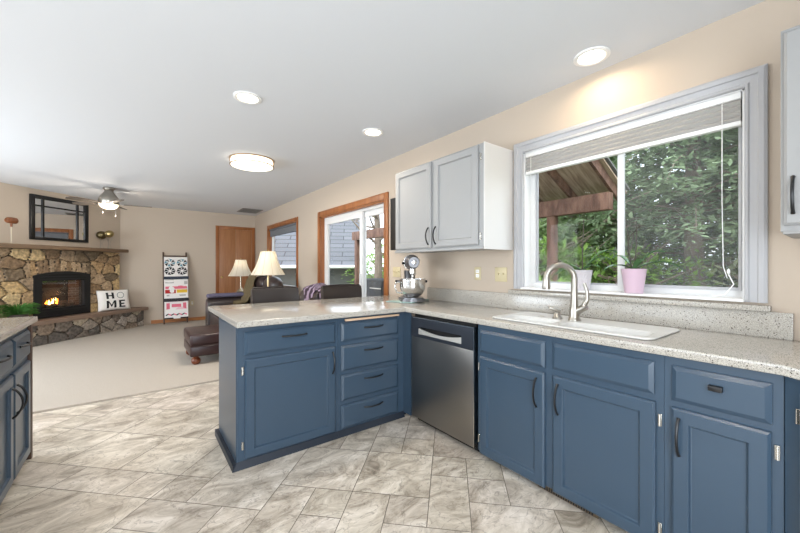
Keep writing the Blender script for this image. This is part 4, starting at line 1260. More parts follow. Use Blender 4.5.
def mirror():
    x0, x1, z0, z1 = 4.795, 5.715, 1.705, 2.445
    p = thing('wall_mirror', 'black framed mirror with window style bars above the mantel', 'mirror', DM @ Vector((5.27, 0, 2.07)))
    t = .062
    m = MB()
    for (a, b, c, d) in ((x0, x0 + t, z0, z1), (x1 - t, x1, z0, z1), (x0 + t, x1 - t, z0, z0 + t * .75), (x0 + t, x1 - t, z1 - t, z1)):
        m.box(a, b, -.04, -.002, c, d, DM, bev=.004)
    m.build('frame', M_black, p)
    m = MB()
    for x in (x0 + .185, x1 - .185): m.box(x - .014, x + .014, -.032, -.016, z0 + t * .75, z1 - t, DM)
    m.box(x0 + t, x1 - t, -.030, -.0165, z1 - t - .125, z1 - t - .102, DM)
    m.build('muntins', M_black, p)
    MB().box(x0 + t - .005, x1 - t + .005, -.015, -.008, z0 + .03, z1 - t + .005, DM).build('mirror_glass', plain('mirror_silver', (235, 236, 236), .02, 1.0), p)
mirror()

def pillow():
    c = Vector((6.0, -.295, .402)); w, h = .56, .41
    T = DM @ Matrix.Translation(c) @ Matrix.Rotation(R(-15), 4, 'Z') @ Matrix.Rotation(R(-10), 4, 'X')
    p = thing('throw_pillow', 'white pillow lettered HOME leaning on the stone hearth', 'pillow', DM @ c)
    n = 18; vs = []; fs = []
    def th(u, v): return .062 * (max(0, (1 - u ** 4)) * max(0, (1 - v ** 4))) ** .55
    def pos(u, v, s):
        ps = 1 - .05 * (1 - v * v) ; pt = 1 - .05 * (1 - u * u)
        return (u * w / 2 * ps, s * th(u, v), h / 2 + v * h / 2 * pt)
    for s in (-1, 1):
        for j in range(n + 1):
            for i in range(n + 1):
                vs.append(pos(-1 + 2 * i / n, -1 + 2 * j / n, s))
    k = (n + 1) ** 2
    for j in range(n):
        for i in range(n):
            a = j * (n + 1) + i
            fs.append((a, a + 1, a + n + 2, a + n + 1)); fs.append((k + a, k + a + n + 1, k + a + n + 2, k + a + 1))
    m = MB(); m.add(vs, fs, T, smooth=True)
    o = m.build('cover', plain('white_pillow_cotton', (236, 232, 226), .9), p)
    b = bmesh.new(); b.from_mesh(o.data); bmesh.ops.remove_doubles(b, verts=b.verts[:], dist=.0005); b.to_mesh(o.data); b.free()
    # letters follow the bulge
    def quad_letter(mb, rects):
        for (a0, a1, b0, b1) in rects:
            nn = 4; vv = []; ff = []
            for j in range(nn + 1):
                for i in range(nn + 1):
                    u = a0 + (a1 - a0) * i / nn; v = b0 + (b1 - b0) * j / nn
                    q = pos(u, v, -1); vv.append((q[0], q[1] - .0025, q[2]))
            for j in range(nn):
                for i in range(nn):
                    a = j * (nn + 1) + i; ff.append((a, a + 1, a + nn + 2, a + nn + 1))
            mb.add(vv, ff, T)
    ink = plain('black_pillow_ink', (28, 28, 30), .8)
    H = MB(); quad_letter(H, [(-.56, -.42, .12, .74), (-.22, -.08, .12, .74), (-.42, -.22, .37, .49)]); H.build('letter', ink, p)
    Mm = MB(); quad_letter(Mm, [(-.58, -.44, -.78, -.06), (-.12, .02, -.78, -.06)])
    nn = 5
    for (a, b_) in ((-.44, -.28), (-.12, -.28)):
        vv = []; ff = []
        for i in range(nn + 1):
            t = i / nn; u = a + (b_ - a) * t
            for (vz) in (-.06 - .42 * t, -.28 - .42 * t):
                q = pos(u, vz, -1); vv.append((q[0], q[1] - .0025, q[2]))
        for i in range(nn): ff.append((2 * i, 2 * i + 1, 2 * i + 3, 2 * i + 2))
        Mm.add(vv, ff, T)
    Mm.build('letter', ink, p)
    E_ = MB(); quad_letter(E_, [(.20, .34, -.78, -.06), (.34, .60, -.20, -.06), (.34, .54, -.49, -.36), (.34, .60, -.78, -.64)]); E_.build('letter', ink, p)
    O = MB(); nn = 24; vv = []; ff = []
    for i in range(nn):
        a = 2 * math.pi * i / nn
        for rr in (.235, .20):
            q = pos(.34 + rr * math.cos(a), .43 + rr * 1.32 * math.sin(a), -1); vv.append((q[0], q[1] - .0025, q[2]))
    for i in range(nn):
        j = (i + 1) % nn; ff.append((2 * i, 2 * i + 1, 2 * j + 1, 2 * j))
    O.add(vv, ff, T); O.build('letter', plain('grey_green_wreath_ink', (96, 102, 98), .8), p)
pillow()

def mantel_decor():
    for (x, z, r_, lab) in ((5.915, 1.868, .084, 'larger tarnished metal orb on a wire stand on the mantel, left of its twin'), (5.915, 1.888, .074, 'smaller gold metal orb on a wire stand, right one of the pair on the mantel')):
        o = thing('metal_orb', lab, 'ornament', DM @ Vector((x, -.09 if r_ > .08 else -.262, 1.604)), group=None)
        y = -.09 if r_ > .08 else -.262
        m = MB(); m.sphere((x, y, z), r_, r_, r_ * .92, 24, 14, DM); m.build('orb', plain('tarnished_gold' if r_ > .08 else 'soft_gold', (120, 108, 78) if r_ > .08 else (176, 158, 112), .3, .9), o)
        m = MB()
        for k in range(3):
            a = R(90 + 120 * k)
            m.tube([(x + .035 * math.cos(a), y + .035 * math.sin(a), 1.608), (x + .012 * math.cos(a), y + .012 * math.sin(a), 1.70), (x + .05 * math.cos(a), y + .05 * math.sin(a), z - r_ * .72)], .0028, 6, DM)
        m.tube([(x + .036 * math.cos(R(a)), y + .036 * math.sin(R(a)), 1.6075) for a in range(0, 361, 30)], .003, 6, DM, caps=False)
        m.build('wire_stand', M_nickel, o)
    o = thing('wooden_mallet_ornament', 'brown wooden barrel shaped ornament on a thin stand at the left end of the mantel', 'ornament', DM @ Vector((4.43, -.20, 1.604)))
    wd = wood('carved_brown_wood', (88, 48, 26), (136, 80, 44), (3, 3, 3), .4)
    MB().tube([(4.365, -.20, 1.955), (4.38, -.20, 1.955), (4.43, -.20, 1.958), (4.485, -.20, 1.955), (4.497, -.20, 1.955)], [.030, .043, .048, .046, .036], 20, DM).build('barrel', wd, o)
    MB().tube([(4.43, -.20, 1.915), (4.43, -.20, 1.86)], [.018, .013], 10, DM).build('handle', wd, o)
    MB().tube([(4.43, -.20, 1.86), (4.43, -.20, 1.612)], .005, 8, DM).lathe([(.04, 1.604), (.04, 1.610), (.01, 1.614), (0, 1.614)], 20, (4.43, -.20, 0), DM).build('stand', plain('pale_stand', (196, 184, 160), .4, .3), o)
mantel_decor()

def fern():
    x, y, z = 4.46, -.275, .401
    f = thing('potted_fern', 'bushy green fern in a dark pot on the hearth left of the insert', 'potted plant', DM @ Vector((x, y, z)))
    MB().lathe([(.085, 0), (.09, .01), (.115, .13), (.12, .135), (.105, .135), (.10, .12), (0, .118)], 28, (x, y, z), DM).build('pot', plain('dark_clay_pot', (70, 62, 56), .6), f)
    r_ = random.Random(11)
    m = MB()
    for i in range(320):
        a = r_.uniform(0, 2 * math.pi); ln = r_.uniform(.12, .30); up = r_.uniform(.02, .20)
        dx, dy = math.cos(a), math.sin(a) * .42
        if y + dy * ln * 1.0 > -.16: dy *= .4
        vs = []; fs = []; n = 6
        for k in range(n + 1):
            t = k / n
            c = Vector((x + dx * ln * t, y + dy * ln * t, z + .12 + up * math.sin(t * 2.0) - .03 * t))
            ww = .011 * (1 - t) ** .6 + .001
            vs += [(c.x - dy * ww - .3 * ww, c.y + dx * ww, c.z + .003), (c.x + dy * ww + .3 * ww, c.y - dx * ww, c.z - .003)]
        for k in range(n): fs.append((2 * k, 2 * k + 1, 2 * k + 3, 2 * k + 2))
        m.add(vs, fs, DM)
    m.build('fronds', translucent('fern_green', (70, 122, 48), .25), f)
fern()

# ---- quilt ladder
def ladder():
    zb, zt = .0195, 1.575
    yb, yt = 8.985, 9.262
    L = thing('blanket_ladder', 'dark wooden blanket ladder leaning on the back wall', 'ladder', (.70, 9.1, 0))
    def yz(t): return (yb + (yt - yb) * t, zb + (zt - zb) * t)
    for x in (.478, .905):
        MB().tube([(x, yb, zb + .012), (x + (.0), yt, zt)], .0165, 10).build('rail', M_darkwood, L)
    rungs = [.12, .30, .50, .71, .945]
    for t in rungs:
        y, z = yz(t)
        MB().tube([(.478, y, z), (.905, y, z)], .0125, 10).build('rung', M_darkwood, L)
    cw = plain('quilt_white', (234, 230, 226), .92); tl = plain('quilt_teal', (104, 146, 160), .92); bk = plain('quilt_black', (26, 26, 30), .92)
    nv = plain('quilt_navy', (58, 66, 78), .92, bump=(60, .4)); ch = plain('quilt_charcoal', (54, 52, 54), .92, bump=(60, .4))
    pk = plain('quilt_pink', (222, 110, 130), .92); rd = plain('quilt_red', (176, 44, 42), .92); ye = plain('quilt_yellow', (226, 184, 60), .92); lp = plain('quilt_pale_pink', (232, 196, 202), .92); gy = plain('quilt_grey_print', (176, 172, 168), .92)
    def quilt(name, label, t_top, drop, x0, x1, mats, patches, extra=None, thick=.018, off=.03):
        """folded quilt draped over the rung at t_top; patches are (mat, u0,u1,v0,v1 or polygon) on the front"""
        y, z = yz(t_top)
        q = thing(name, label, 'quilt', (0.69, y, z), group=None)
        sl = (yt - yb) / (zt - zb)
        def P(u, v, o=0.0):   # v from 0 at the bottom hem to 1 at the rung, front face
            zz = z + .020 - drop * (1 - v)
            yy = y - off - sl * drop * (1 - v) + .006 * math.sin(u * 9 + v * 3) * (1 - v)
            if v > .93: yy += (v - .93) / .07 * .02
            return (x0 + (x1 - x0) * u, yy - o, zz)
        nu, nv_ = 10, 12
        vs = []; fs = []
        for s in (0, 1):
            for j in range(nv_ + 1):
                for i in range(nu + 1):
                    p = P(i / nu, j / nv_); vs.append((p[0], p[1] + s * thick, p[2]))
        k = (nu + 1) * (nv_ + 1)
        for j in range(nv_):
            for i in range(nu):
                a = j * (nu + 1) + i
                fs += [(a, a + 1, a + nu + 2, a + nu + 1), (k + a, k + a + nu + 1, k + a + nu + 2, k + a + 1)]
        for i in range(nu): fs += [(i, k + i, k + i + 1, i + 1), (nv_ * (nu + 1) + i, nv_ * (nu + 1) + i + 1, k + nv_ * (nu + 1) + i + 1, k + nv_ * (nu + 1) + i)]
        for j in range(nv_):
            a = j * (nu + 1); fs += [(a, a + nu + 1, k + a + nu + 1, k + a), (a + nu, k + a + nu, k + a + 2 * nu + 1, a + 2 * nu + 1)]
        # the part that hangs behind the rung
        m = MB(); m.add(vs, fs, smooth=True)
        m.box(x0 + .004, x1 - .004, y + .018, y + .032, z - .16, z + .02)
        m.tube([(x0, y - .002, z + .018), (x1, y - .002, z + .018)], .026, 12)
        m.build('folded_cloth', mats[0], q)
        pm = MB(); used = mats
        for (mi, poly) in patches:
            if len(poly) == 4 and not isinstance(poly[0], tuple):
                u0, u1, v0, v1 = poly; poly = [(u0, v0), (u1, v0), (u1, v1), (u0, v1)]
            pm.add([P(a, b_, .0022) for (a, b_) in poly], [tuple(range(len(poly)))], mi=mi)
        pm.build('patchwork', mats, q, fixn=False)
        if extra: extra(q, P)
        return q
    def band(q, P, mat, v0, v1, name='rolled_edge'):
        a, b_ = P(0, (v0 + v1) / 2, .004), P(1, (v0 + v1) / 2, .004)
        r_ = abs(P(0, v1)[2] - P(0, v0)[2]) / 2
        MB().tube([(a[0] - .008, a[1], a[2]), ((a[0] + b_[0]) / 2, a[1] - .004, a[2] - .003), (b_[0] + .012, b_[1], b_[2] + .002)], [r_, r_ * 1.03, r_], 12, flat=1.0).build(name, mat, q)
    # first quilt: four pinwheels
    pt = []
    for (cu, cv) in ((.24, .78), (.76, .78), (.24, .40), (.76, .40)):
        for k in range(8):
            a = R(45 * k + 10)
            ru, rv = .235, .185
            pu = lambda r_, w: (cu + ru * r_ * math.cos(w), cv + rv * r_ * math.sin(w))
            pt.append(((2 if k % 2 == 0 else (3 if cv > .6 else 2)), [pu(.22, a), pu(.95, a + R(8)), pu(1.05, a + R(48)), pu(.55, a + R(36))]))
    y, z = yz(.945)
    quilt('patchwork_quilt', 'white quilt with black and teal pinwheels on the top rung of the ladder', .905, .475, .488, .925, [cw, bk, bk, tl], pt, lambda q, P: band(q, P, nv, .015, .15))
    quilt('patchwork_quilt', 'pink, red and yellow patchwork quilt on the middle rungs of the ladder', .615, .50, .484, .925, [cw, pk, rd, ye, gy, bk],
          [(4, (.05, .40, .80, .95)), (1, (.58, .80, .62, .98)), (1, (.05, .95, .55, .66)), (4, (.84, .98, .74, .88)), (2, (.04, .48, .36, .52)), (3, (.52, .97, .38, .52)), (5, (.84, .96, .56, .62)), (4, (.1, .9, .24, .30))], lambda q, P: band(q, P, ch, .01, .15), off=.036)
    zg = [(.05 + .9 * i / 8, .24 + (.07 if i % 2 else 0)) for i in range(9)]
    zz = [(1 if i % 2 else 2, [zg[i], (zg[i][0], zg[i][1] - .07), (zg[i + 1][0], zg[i + 1][1] - .07), zg[i + 1]]) for i in range(8)]
    quilt('patchwork_quilt', 'pale pink quilt with a red and black zigzag at the foot of the ladder', .30, .37, .486, .920, [cw, pk, bk, lp, ch],
          [(3, (.06, .94, .52, .97)), (1, (.30, .70, .66, .84)), (1, (.08, .22, .56, .9)), (1, (.78, .92, .56, .9))] + zz + [(2, (.0, 1.0, .0, .07))], off=.036)
ladder()

# ---- leather counter stools behind the peninsula
def stool(label, x, y, wd):
    t = thing('counter_stool', label, 'stool', (0, 0, 0), 0, None)
    # built round the origin, back towards +y
    MB().box(-wd / 2 + .01, wd / 2 - .01, -.24, .20, .60, .69, bev=.03, seg=4).build('seat', M_leatherblk, t)
    b = MB()
    n = 10; vs = []; fs = []
    for i in range(n + 1):
        u = -1 + 2 * i / n
        cv = -.045 * (1 - u * u)            # a gentle wrap
        for (yy, z) in ((.155, .70), (.150, .90), (.158, 1.005), (.172, 1.035), (.200, 1.045), (.222, 1.035), (.230, 1.00), (.225, .90), (.215, .70)):
            vs.append((u * wd / 2, yy - cv * -1 * 0.0 + .03 * (1 - u * u) , z - .010 * abs(u) ** 4 * (1 if z > 1.0 else 0)))
    k = 9
    for i in range(n):
        for j in range(k - 1): fs.append((i * k + j, i * k + j + 1, i * k + k + j + 1, i * k + k + j))
    fs.append(tuple(range(k))); fs.append(tuple(n * k + j for j in range(k - 1, -1, -1)))
    for i in range(n): fs.append((i * k, i * k + k, i * k + 2 * k - 1, i * k + k - 1))
    b.add(vs, fs, smooth=True); bk = b.build('backrest', M_leatherblk, t)
    s = MB(); s.tube([(-wd / 2 + .01, .19, 1.040), (0, .222, 1.048), (wd / 2 - .01, .19, 1.040)], .006, 8); s.build('welt', M_leatherblk, bk)
    for sx in (-1, 1):
        MB().tube([(sx * (wd / 2 - .035), .19, .64), (sx * (wd / 2 - .03), .20, .72)], .016, 8).build('back_post', M_darkwood, t)
        for (ya, yb) in ((-.20, -.23), (.17, .22)):
            MB().tube([(sx * (wd / 2 - .05), ya, .61), (sx * (wd / 2 - .03), yb, .001)], [.022, .016], 10).build('leg', M_darkwood, t)
    r = MB(); r.tube([(-wd / 2 + .04, -.22, .24), (wd / 2 - .04, -.22, .24)], .012, 8); r.build('foot_rest', M_darkwood, t)
    t.location = (x, y, 0.0 if y < 4.0 else 0.0)
    WM[t.name] = Matrix.Translation((x, y, 0))
    return t
# the stools stand on tile: legs end just above it
stool('dark leather counter stool behind the peninsula, in front of the bigger lamp', 1.165, 3.52, .475)
stool('dark leather counter stool behind the peninsula, in front of the sliding door', 1.925, 3.50, .500)

# ---- ottoman
def ottoman():
    x0, x1, y0, y1 = .535, 1.055, 5.05, 5.80
    o = thing('leather_ottoman', 'oxblood leather ottoman on bun feet behind the free end of the peninsula', 'ottoman', ((x0 + x1) / 2, (y0 + y1) / 2, .018))
    MB().box(x0 + .005, x1 - .005, y0 + .005, y1 - .005, .125, .255, bev=.018, seg=3).build('base_box', M_oxblood, o)
    c = MB()
    n = 12; vs = []; fs = []
    c.box(x0, x1, y0, y1, .257, .405, bev=.035, seg=4)
    top = c.build('cushion', M_oxblood, o)
    p = MB()
    pts = [(x0 + .012, y0 - .001, .330), (x1 - .012, y0 - .001, .330)]
    p.tube([(x0 + .012, y0 - .003, .262), (x1 - .012, y0 - .003, .262)], .006, 8).build('piping', M_oxblood, top)
    for (x, y) in ((x0 + .075, y0 + .075), (x1 - .075, y0 + .075), (x0 + .075, y1 - .075), (x1 - .075, y1 - .075)):
        MB().lathe([(.028, .0185), (.050, .04), (.055, .065), (.048, .09), (.030, .105), (.034, .124)], 20, (x, y, 0)).build('bun_foot', wood('turned_red_wood', (84, 40, 20), (122, 62, 32), (3, 3, 3), .3), o)
ottoman()

# ---- reclining sofa under the family room window, facing -x
def sofa():
    x0, x1, y0, y1 = 1.08, 2.14, 5.86, 7.74
    s = thing('leather_sofa', 'dark brown leather sofa with rounded back cushions under the family room window', 'sofa', ((x0 + x1) / 2, (y0 + y1) / 2, .018))
    MB().box(x0 + .03, x1 - .05, y0 + .04, y1 - .04, .06, .40, bev=.03, seg=3).build('base', M_leather, s)
    for (a, b) in ((y0, y0 + .27), (y1 - .27, y1)):
        m = MB()
        n = 24; prof = []
        yc = (a + b) / 2
        for i in range(n + 1):
            w = math.pi * i / n
            prof.append((yc + .135 * math.cos(w), .545 + .115 * math.sin(w)))
        poly = [(b, .07)] + prof + [(a, .07)]
        k = len(poly)
        xs = [x0 - .0, x0 + .015, x0 + .05, x1 - .30, x1 - .22]; sc = [.90, .97, 1.0, 1.0, .95]
        vs = []; fs = []
        for x, q in zip(xs, sc):
            for (py, pz) in poly: vs.append((x, yc + (py - yc) * q, .36 + (pz - .36) * q))
        for i in range(len(xs) - 1):
            for j in range(k):
                j2 = (j + 1) % k; fs.append((i * k + j, i * k + j2, i * k + k + j2, i * k + k + j))
        fs.append(tuple(range(k))); fs.append(tuple((len(xs) - 1) * k + j for j in range(k)))
        m.add(vs, fs, smooth=True); m.build('arm', M_leather, s)
    ym = (y0 + y1) / 2
    for (a, b) in ((y0 + .275, ym - .004), (ym + .004, y1 - .275)):
        MB().box(x0 + .02, x1 - .32, a, b, .402, .52, bev=.05, seg=4).build('seat_cushion', M_leather, s)
        m = MB()
        T = Matrix.Translation((x1 - .20, (a + b) / 2, .80)) @ Matrix.Rotation(R(9), 4, 'Y')
        m.box(-.13, .13, -(b - a) / 2, (b - a) / 2, -.29, .06, T, bev=.09, seg=5)
        m.build('back_cushion', M_leather, s)
        m = MB()
        T2 = Matrix.Translation((x1 - .175, (a + b) / 2, .80)) @ Matrix.Rotation(R(9), 4, 'Y')
        n = 18; vs = []; fs = []
        m.sphere((0, 0, .13), .155, (b - a) / 2 * .93, .155, 28, 14, T2)
        m.build('head_pillow', M_leather, s)
    MB().box(x1 - .10, x1, y0 + .28, y1 - .28, .07, .88, bev=.03, seg=3).build('back_shell', M_leather, s)
sofa()
def cloth_strip(name, label, cat, path, width, mat, axis=(0, 1, 0), thick=.012, fold=.006, group=None, seed=2, taper=None):
    """cloth draped along a path of points, extruded to both sides along axis"""
    ax = Vector(axis); r_ = random.Random(seed)
    n = 16; vs = []; fs = []
    k = len(path)
    ph = r_.uniform(0, 6)
    for i, p in enumerate(path):
        for j in range(n + 1):
            u = -1 + 2 * j / n
            w = width * (taper[i] if taper else 1)
            wv = fold * math.sin(u * 11 + ph + i * .35)
            vs.append(Vector(p) + ax * (u * w / 2) + Vector((wv * .6, 0, wv)))
    m2 = [v + Vector((0, 0, thick)) for v in vs]
    for i in range(k - 1):
        for j in range(n):
            a = i * (n + 1) + j
            fs.append((a, a + 1, a + n + 2, a + n + 1))
    L = len(vs)
    fs2 = [tuple(L + q for q in reversed(f)) for f in fs]
    rim = []
    for i in range(k - 1):
        a = i * (n + 1); rim += [(a, a + n + 1, L + a + n + 1, L + a), (a + n, L + a + n, L + a + 2 * n + 1, a + 2 * n + 1)]
    for j in range(n):
        rim += [(j, L + j, L + j + 1, j + 1), ((k - 1) * (n + 1) + j, (k - 1) * (n + 1) + j + 1, L + (k - 1) * (n + 1) + j + 1, L + (k - 1) * (n + 1) + j)]
    m = MB(); m.add(vs + m2, fs + fs2 + rim, smooth=True)
    return tag(m.build(name, mat), label, cat, group)
# violet grey throw on the far arm, brown throw over the far back corner
cloth_strip('arm_throw', 'violet grey folded throw lying along the far arm of the sofa', 'blanket',
            [(1.10, 7.605, .668), (1.20, 7.605, .676), (1.40, 7.605, .676), (1.60, 7.605, .676), (1.76, 7.605, .672)], .24, plain('violet_grey_fleece', (106, 100, 120), .95, bump=(40, .6), var=(14, .35)), thick=.045, fold=.012)
pm = plain('olive_brown_knit', (104, 90, 62), .95, bump=(70, .8), var=(20, .3))
cloth_strip('knitted_throw', 'olive brown knitted throw draped over the far back cushion of the sofa', 'blanket',
            [(1.52, 7.30, .545), (1.66, 7.30, .57), (1.73, 7.30, .70), (1.77, 7.30, .86), (1.80, 7.30, .98), (1.86, 7.30, 1.085), (1.96, 7.30, 1.115), (2.07, 7.30, 1.09), (2.14, 7.30, .98)], .60, pm, thick=.022, fold=.020, taper=[.8, .95, 1, .95, .9, .85, .85, .9, 1])

# ---- armchair with a patterned blanket between sofa and patio door
def armchair():
    xc, yc = 2.03, 4.98
    a = thing('rounded_armchair', 'rounded dark armchair between the sofa and the sliding door', 'armchair', (xc, yc, .018))
    MB().slab(rrect(xc - .30, xc + .28, yc - .30, yc + .30, .14, 8), .08, .40).build('base', M_leather, a)
    MB().box(xc - .29, xc + .12, yc - .20, yc + .20, .402, .50, bev=.04, seg=4).build('seat_cushion', M_leather, a)
    m = MB(); vs = []; fs = []
    n = 20; prof = [(0, .40), (.0, .80), (.02, .92), (.05, .97), (.09, .98), (.12, .95), (.13, .85), (.13, .40)]
    for i in range(n + 1):
        w = R(-100 + 200 * i / n)
        hh = .72 + .28 * max(0, math.cos(w)) ** .5 if abs(w) < math.pi / 2 else .72
        for (o, z) in prof:
            r_ = .18 + o
            vs.append((xc - .03 + r_ * math.cos(w) * 1.0, yc + r_ * math.sin(w), .40 + (z - .40) * hh))
    k = len(prof)
    for i in range(n):
        for j in range(k):
            j2 = (j + 1) % k; fs.append((i * k + j, i * k + j2, i * k + k + j2, i * k + k + j))
    fs.append(tuple(range(k))); fs.append(tuple(n * k + j for j in range(k)))
    m.add(vs, fs, smooth=True); m.build('tub_back', M_leather, a)
    for (x, y) in ((xc - .22, yc - .22), (xc + .2, yc - .22), (xc - .22, yc + .22), (xc + .2, yc + .22)):
        MB().tube([(x, y, .0185), (x, y, .079)], [.018, .024], 10).build('leg', M_darkwood, a)
armchair()
bm_, nt, b = new_mat('plum_swirl_blanket')
tc = nt.nodes.new('ShaderNodeTexCoord'); wv = nt.nodes.new('ShaderNodeTexWave'); wv.wave_type = 'RINGS'; wv.inputs['Scale'].default_value = 7; wv.inputs['Distortion'].default_value = 9; wv.inputs['Detail'].default_value = 2
r_ = nt.nodes.new('ShaderNodeValToRGB'); r_.color_ramp.elements[0].position = .42; r_.color_ramp.elements[0].color = srgb((62, 48, 60)); r_.color_ramp.elements[1].position = .75; r_.color_ramp.elements[1].color = srgb((150, 132, 150))
nt.links.new(tc.outputs['Object'], wv.inputs[0]); nt.links.new(wv.outputs['Fac'], r_.inputs[0]); nt.links.new(r_.outputs[0], b.inputs['Base Color']); b.inputs['Roughness'].default_value = .9
def tub_blanket():
    xc, yc = 2.03, 4.98
    vs = []; fs = []; n = 18
    prof = [(-.012, .62), (-.012, .80), (.01, .94), (.045, .99), (.09, 1.0), (.135, .97), (.147, .86), (.150, .60)]
    for i in range(n + 1):
        w = R(-75 + 150 * i / n)
        hh = .72 + .28 * max(0, math.cos(w)) ** .5
        for (o, z) in prof:
            r2 = .18 + o + .004 * math.sin(i * 1.7)
            vs.append((xc - .03 + r2 * math.cos(w), yc + r2 * math.sin(w), .405 + (z - .40) * hh))
    k = len(prof)
    for i in range(n):
        for j in range(k - 1): fs.append((i * k + j, i * k + j + 1, i * k + k + j + 1, i * k + k + j))
    m = MB(); m.add(vs, fs, smooth=True)
    o = m.build('swirl_blanket', bm_)
    md = o.modifiers.new('thickness', 'SOLIDIFY'); md.thickness = .006; md.offset = 1
    tag(o, 'plum and grey swirl patterned blanket over the rounded armchair', 'blanket')
tub_blanket()

# ---- lamps and their tables
def side_table(label, x, y, s, h):
    t = thing('side_table', label, 'table', (x, y, .018))
    MB().box(x - s / 2, x + s / 2, y - s / 2, y + s / 2, h - .03, h, bev=.006).build('table_top', M_darkwood, t)
    MB().box(x - s / 2 + .03, x + s / 2 - .03, y - s / 2 + .03, y + s / 2 - .03, h - .10, h - .031).build('apron', M_darkwood, t)
    for sx in (-1, 1):
        for sy in (-1, 1):
            MB().box(x + sx * (s / 2 - .045) - .02, x + sx * (s / 2 - .045) + .02, y + sy * (s / 2 - .045) - .02, y + sy * (s / 2 - .045) + .02, .0185, h - .101).build('leg', M_darkwood, t)
side_table('dark side table beside the near end of the sofa, under the bigger lamp', 1.60, 5.47, .42, .70)
side_table('dark side table past the far end of the sofa, by the oak door', 1.80, 8.08, .46, .60)
def table_lamp(label, x, y, zb, z0, z1, r0, r1, base_mat, watts, k=1.0):
    l = thing('table_lamp', label, 'lamp', (x, y, zb))
    H = z0 - zb
    MB().lathe([(.075, .001), (.075, .016), (.05, .028), (.022 * k, .05), (.03 * k, .075), (.055 * k, .105), (.06 * k, .13), (.045 * k, .16), (.022 * k, .185), (.016 * k, .21), (.022 * k, .225), (.014, .24), (.012, H - .02), (.014, H + .01)], 28, (x, y, zb)).build('base', base_mat, l)
    MB().tube([(x, y, z0 + .01), (x, y, z1 + .012)], .006, 8).sphere((x, y, z1 + .024), .012, .012, .016, 10, 8).build('harp_and_finial', M_brass, l)
    # pleated bell: ten faintly ribbed panels
    m = MB(); n = 60; vs = []; fs = []; q = 9
    for i in range(q):
        t = i / (q - 1)
        r_ = r0 + (r1 - r0) * t - .020 * math.sin(math.pi * t)
        for k in range(n):
            w = 2 * math.pi * k / n
            rr = r_ * (1 - .012 * (1 - abs(math.cos(w * 5))))
            vs.append((x + rr * math.cos(w), y + rr * math.sin(w), z0 + (z1 - z0) * t))
    for i in range(q - 1):
        for k in range(n):
            k2 = (k + 1) % n; fs.append((i * n + k, i * n + k2, i * n + n + k2, i * n + n + k))
    m.add(vs, fs, smooth=True); sh = m.build('lamp_shade', M_shade, l)
    for (r_, z) in ((r0, z0), (r1, z1)):
        MB().tube([(x + r_ * math.cos(R(a)), y + r_ * math.sin(R(a)), z) for a in range(0, 361, 12)], .0035, 6, caps=False).build('shade_trim', M_shade, sh)
    rb = MB()
    for k in range(10):
        w = R(36 * k + 18)
        rb = MB(); rb.tube([(x + (r0 + (r1 - r0) * t - .020 * math.sin(math.pi * t) + .001) * math.cos(w), y + (r0 + (r1 - r0) * t - .020 * math.sin(math.pi * t) + .001) * math.sin(w), z0 + (z1 - z0) * t) for t in (0, .25, .5, .75, 1)], .0022, 5)
        rb.build('shade_rib', plain('shade_rib', (206, 190, 156), .8), sh)
    MB().sphere((x, y, (z0 + z1) / 2), .03, .03, .042, 14, 10).build('bulb', emit('warm_bulb', (255, 222, 170), 2), l)
    p = bpy.data.lights.new('bulb_light', 'POINT'); p.energy = watts; p.color = (1, .88, .72); p.shadow_soft_size = .04
    o = bpy.data.objects.new('bulb_light', p); COL.objects.link(o); o.parent = l; o.location = (0, 0, (z0 + z1) / 2 - zb + .06)
table_lamp('bigger table lamp with cream bell shade, behind the left stool', 1.605, 5.47, .701, 1.135, 1.485, .245, .105, plain('pale_brass_lamp', (206, 186, 140), .3, .8), 1.2)
table_lamp('smaller white shaded table lamp with silver base before the oak door', 1.795, 8.06, .601, 1.060, 1.400, .245, .105, plain('silver_lamp_base', (190, 182, 166), .25, .9), 1.6, 1.45)

# ================================================================== OUTDOORS
GZ = -.35
struct(MB().box(W + .15, 60, -25, 60, GZ - .1, GZ).build('ground', plain('damp_grass', (88, 104, 66), .95, var=(1.2, .35))))
deck = MB().box(W + .145, 5.6, 2.0, 9.0, GZ + .001, -.05)
struct(deck.build('patio_deck', plain('concrete_patio', (150, 148, 142), .9, var=(2, .1))))

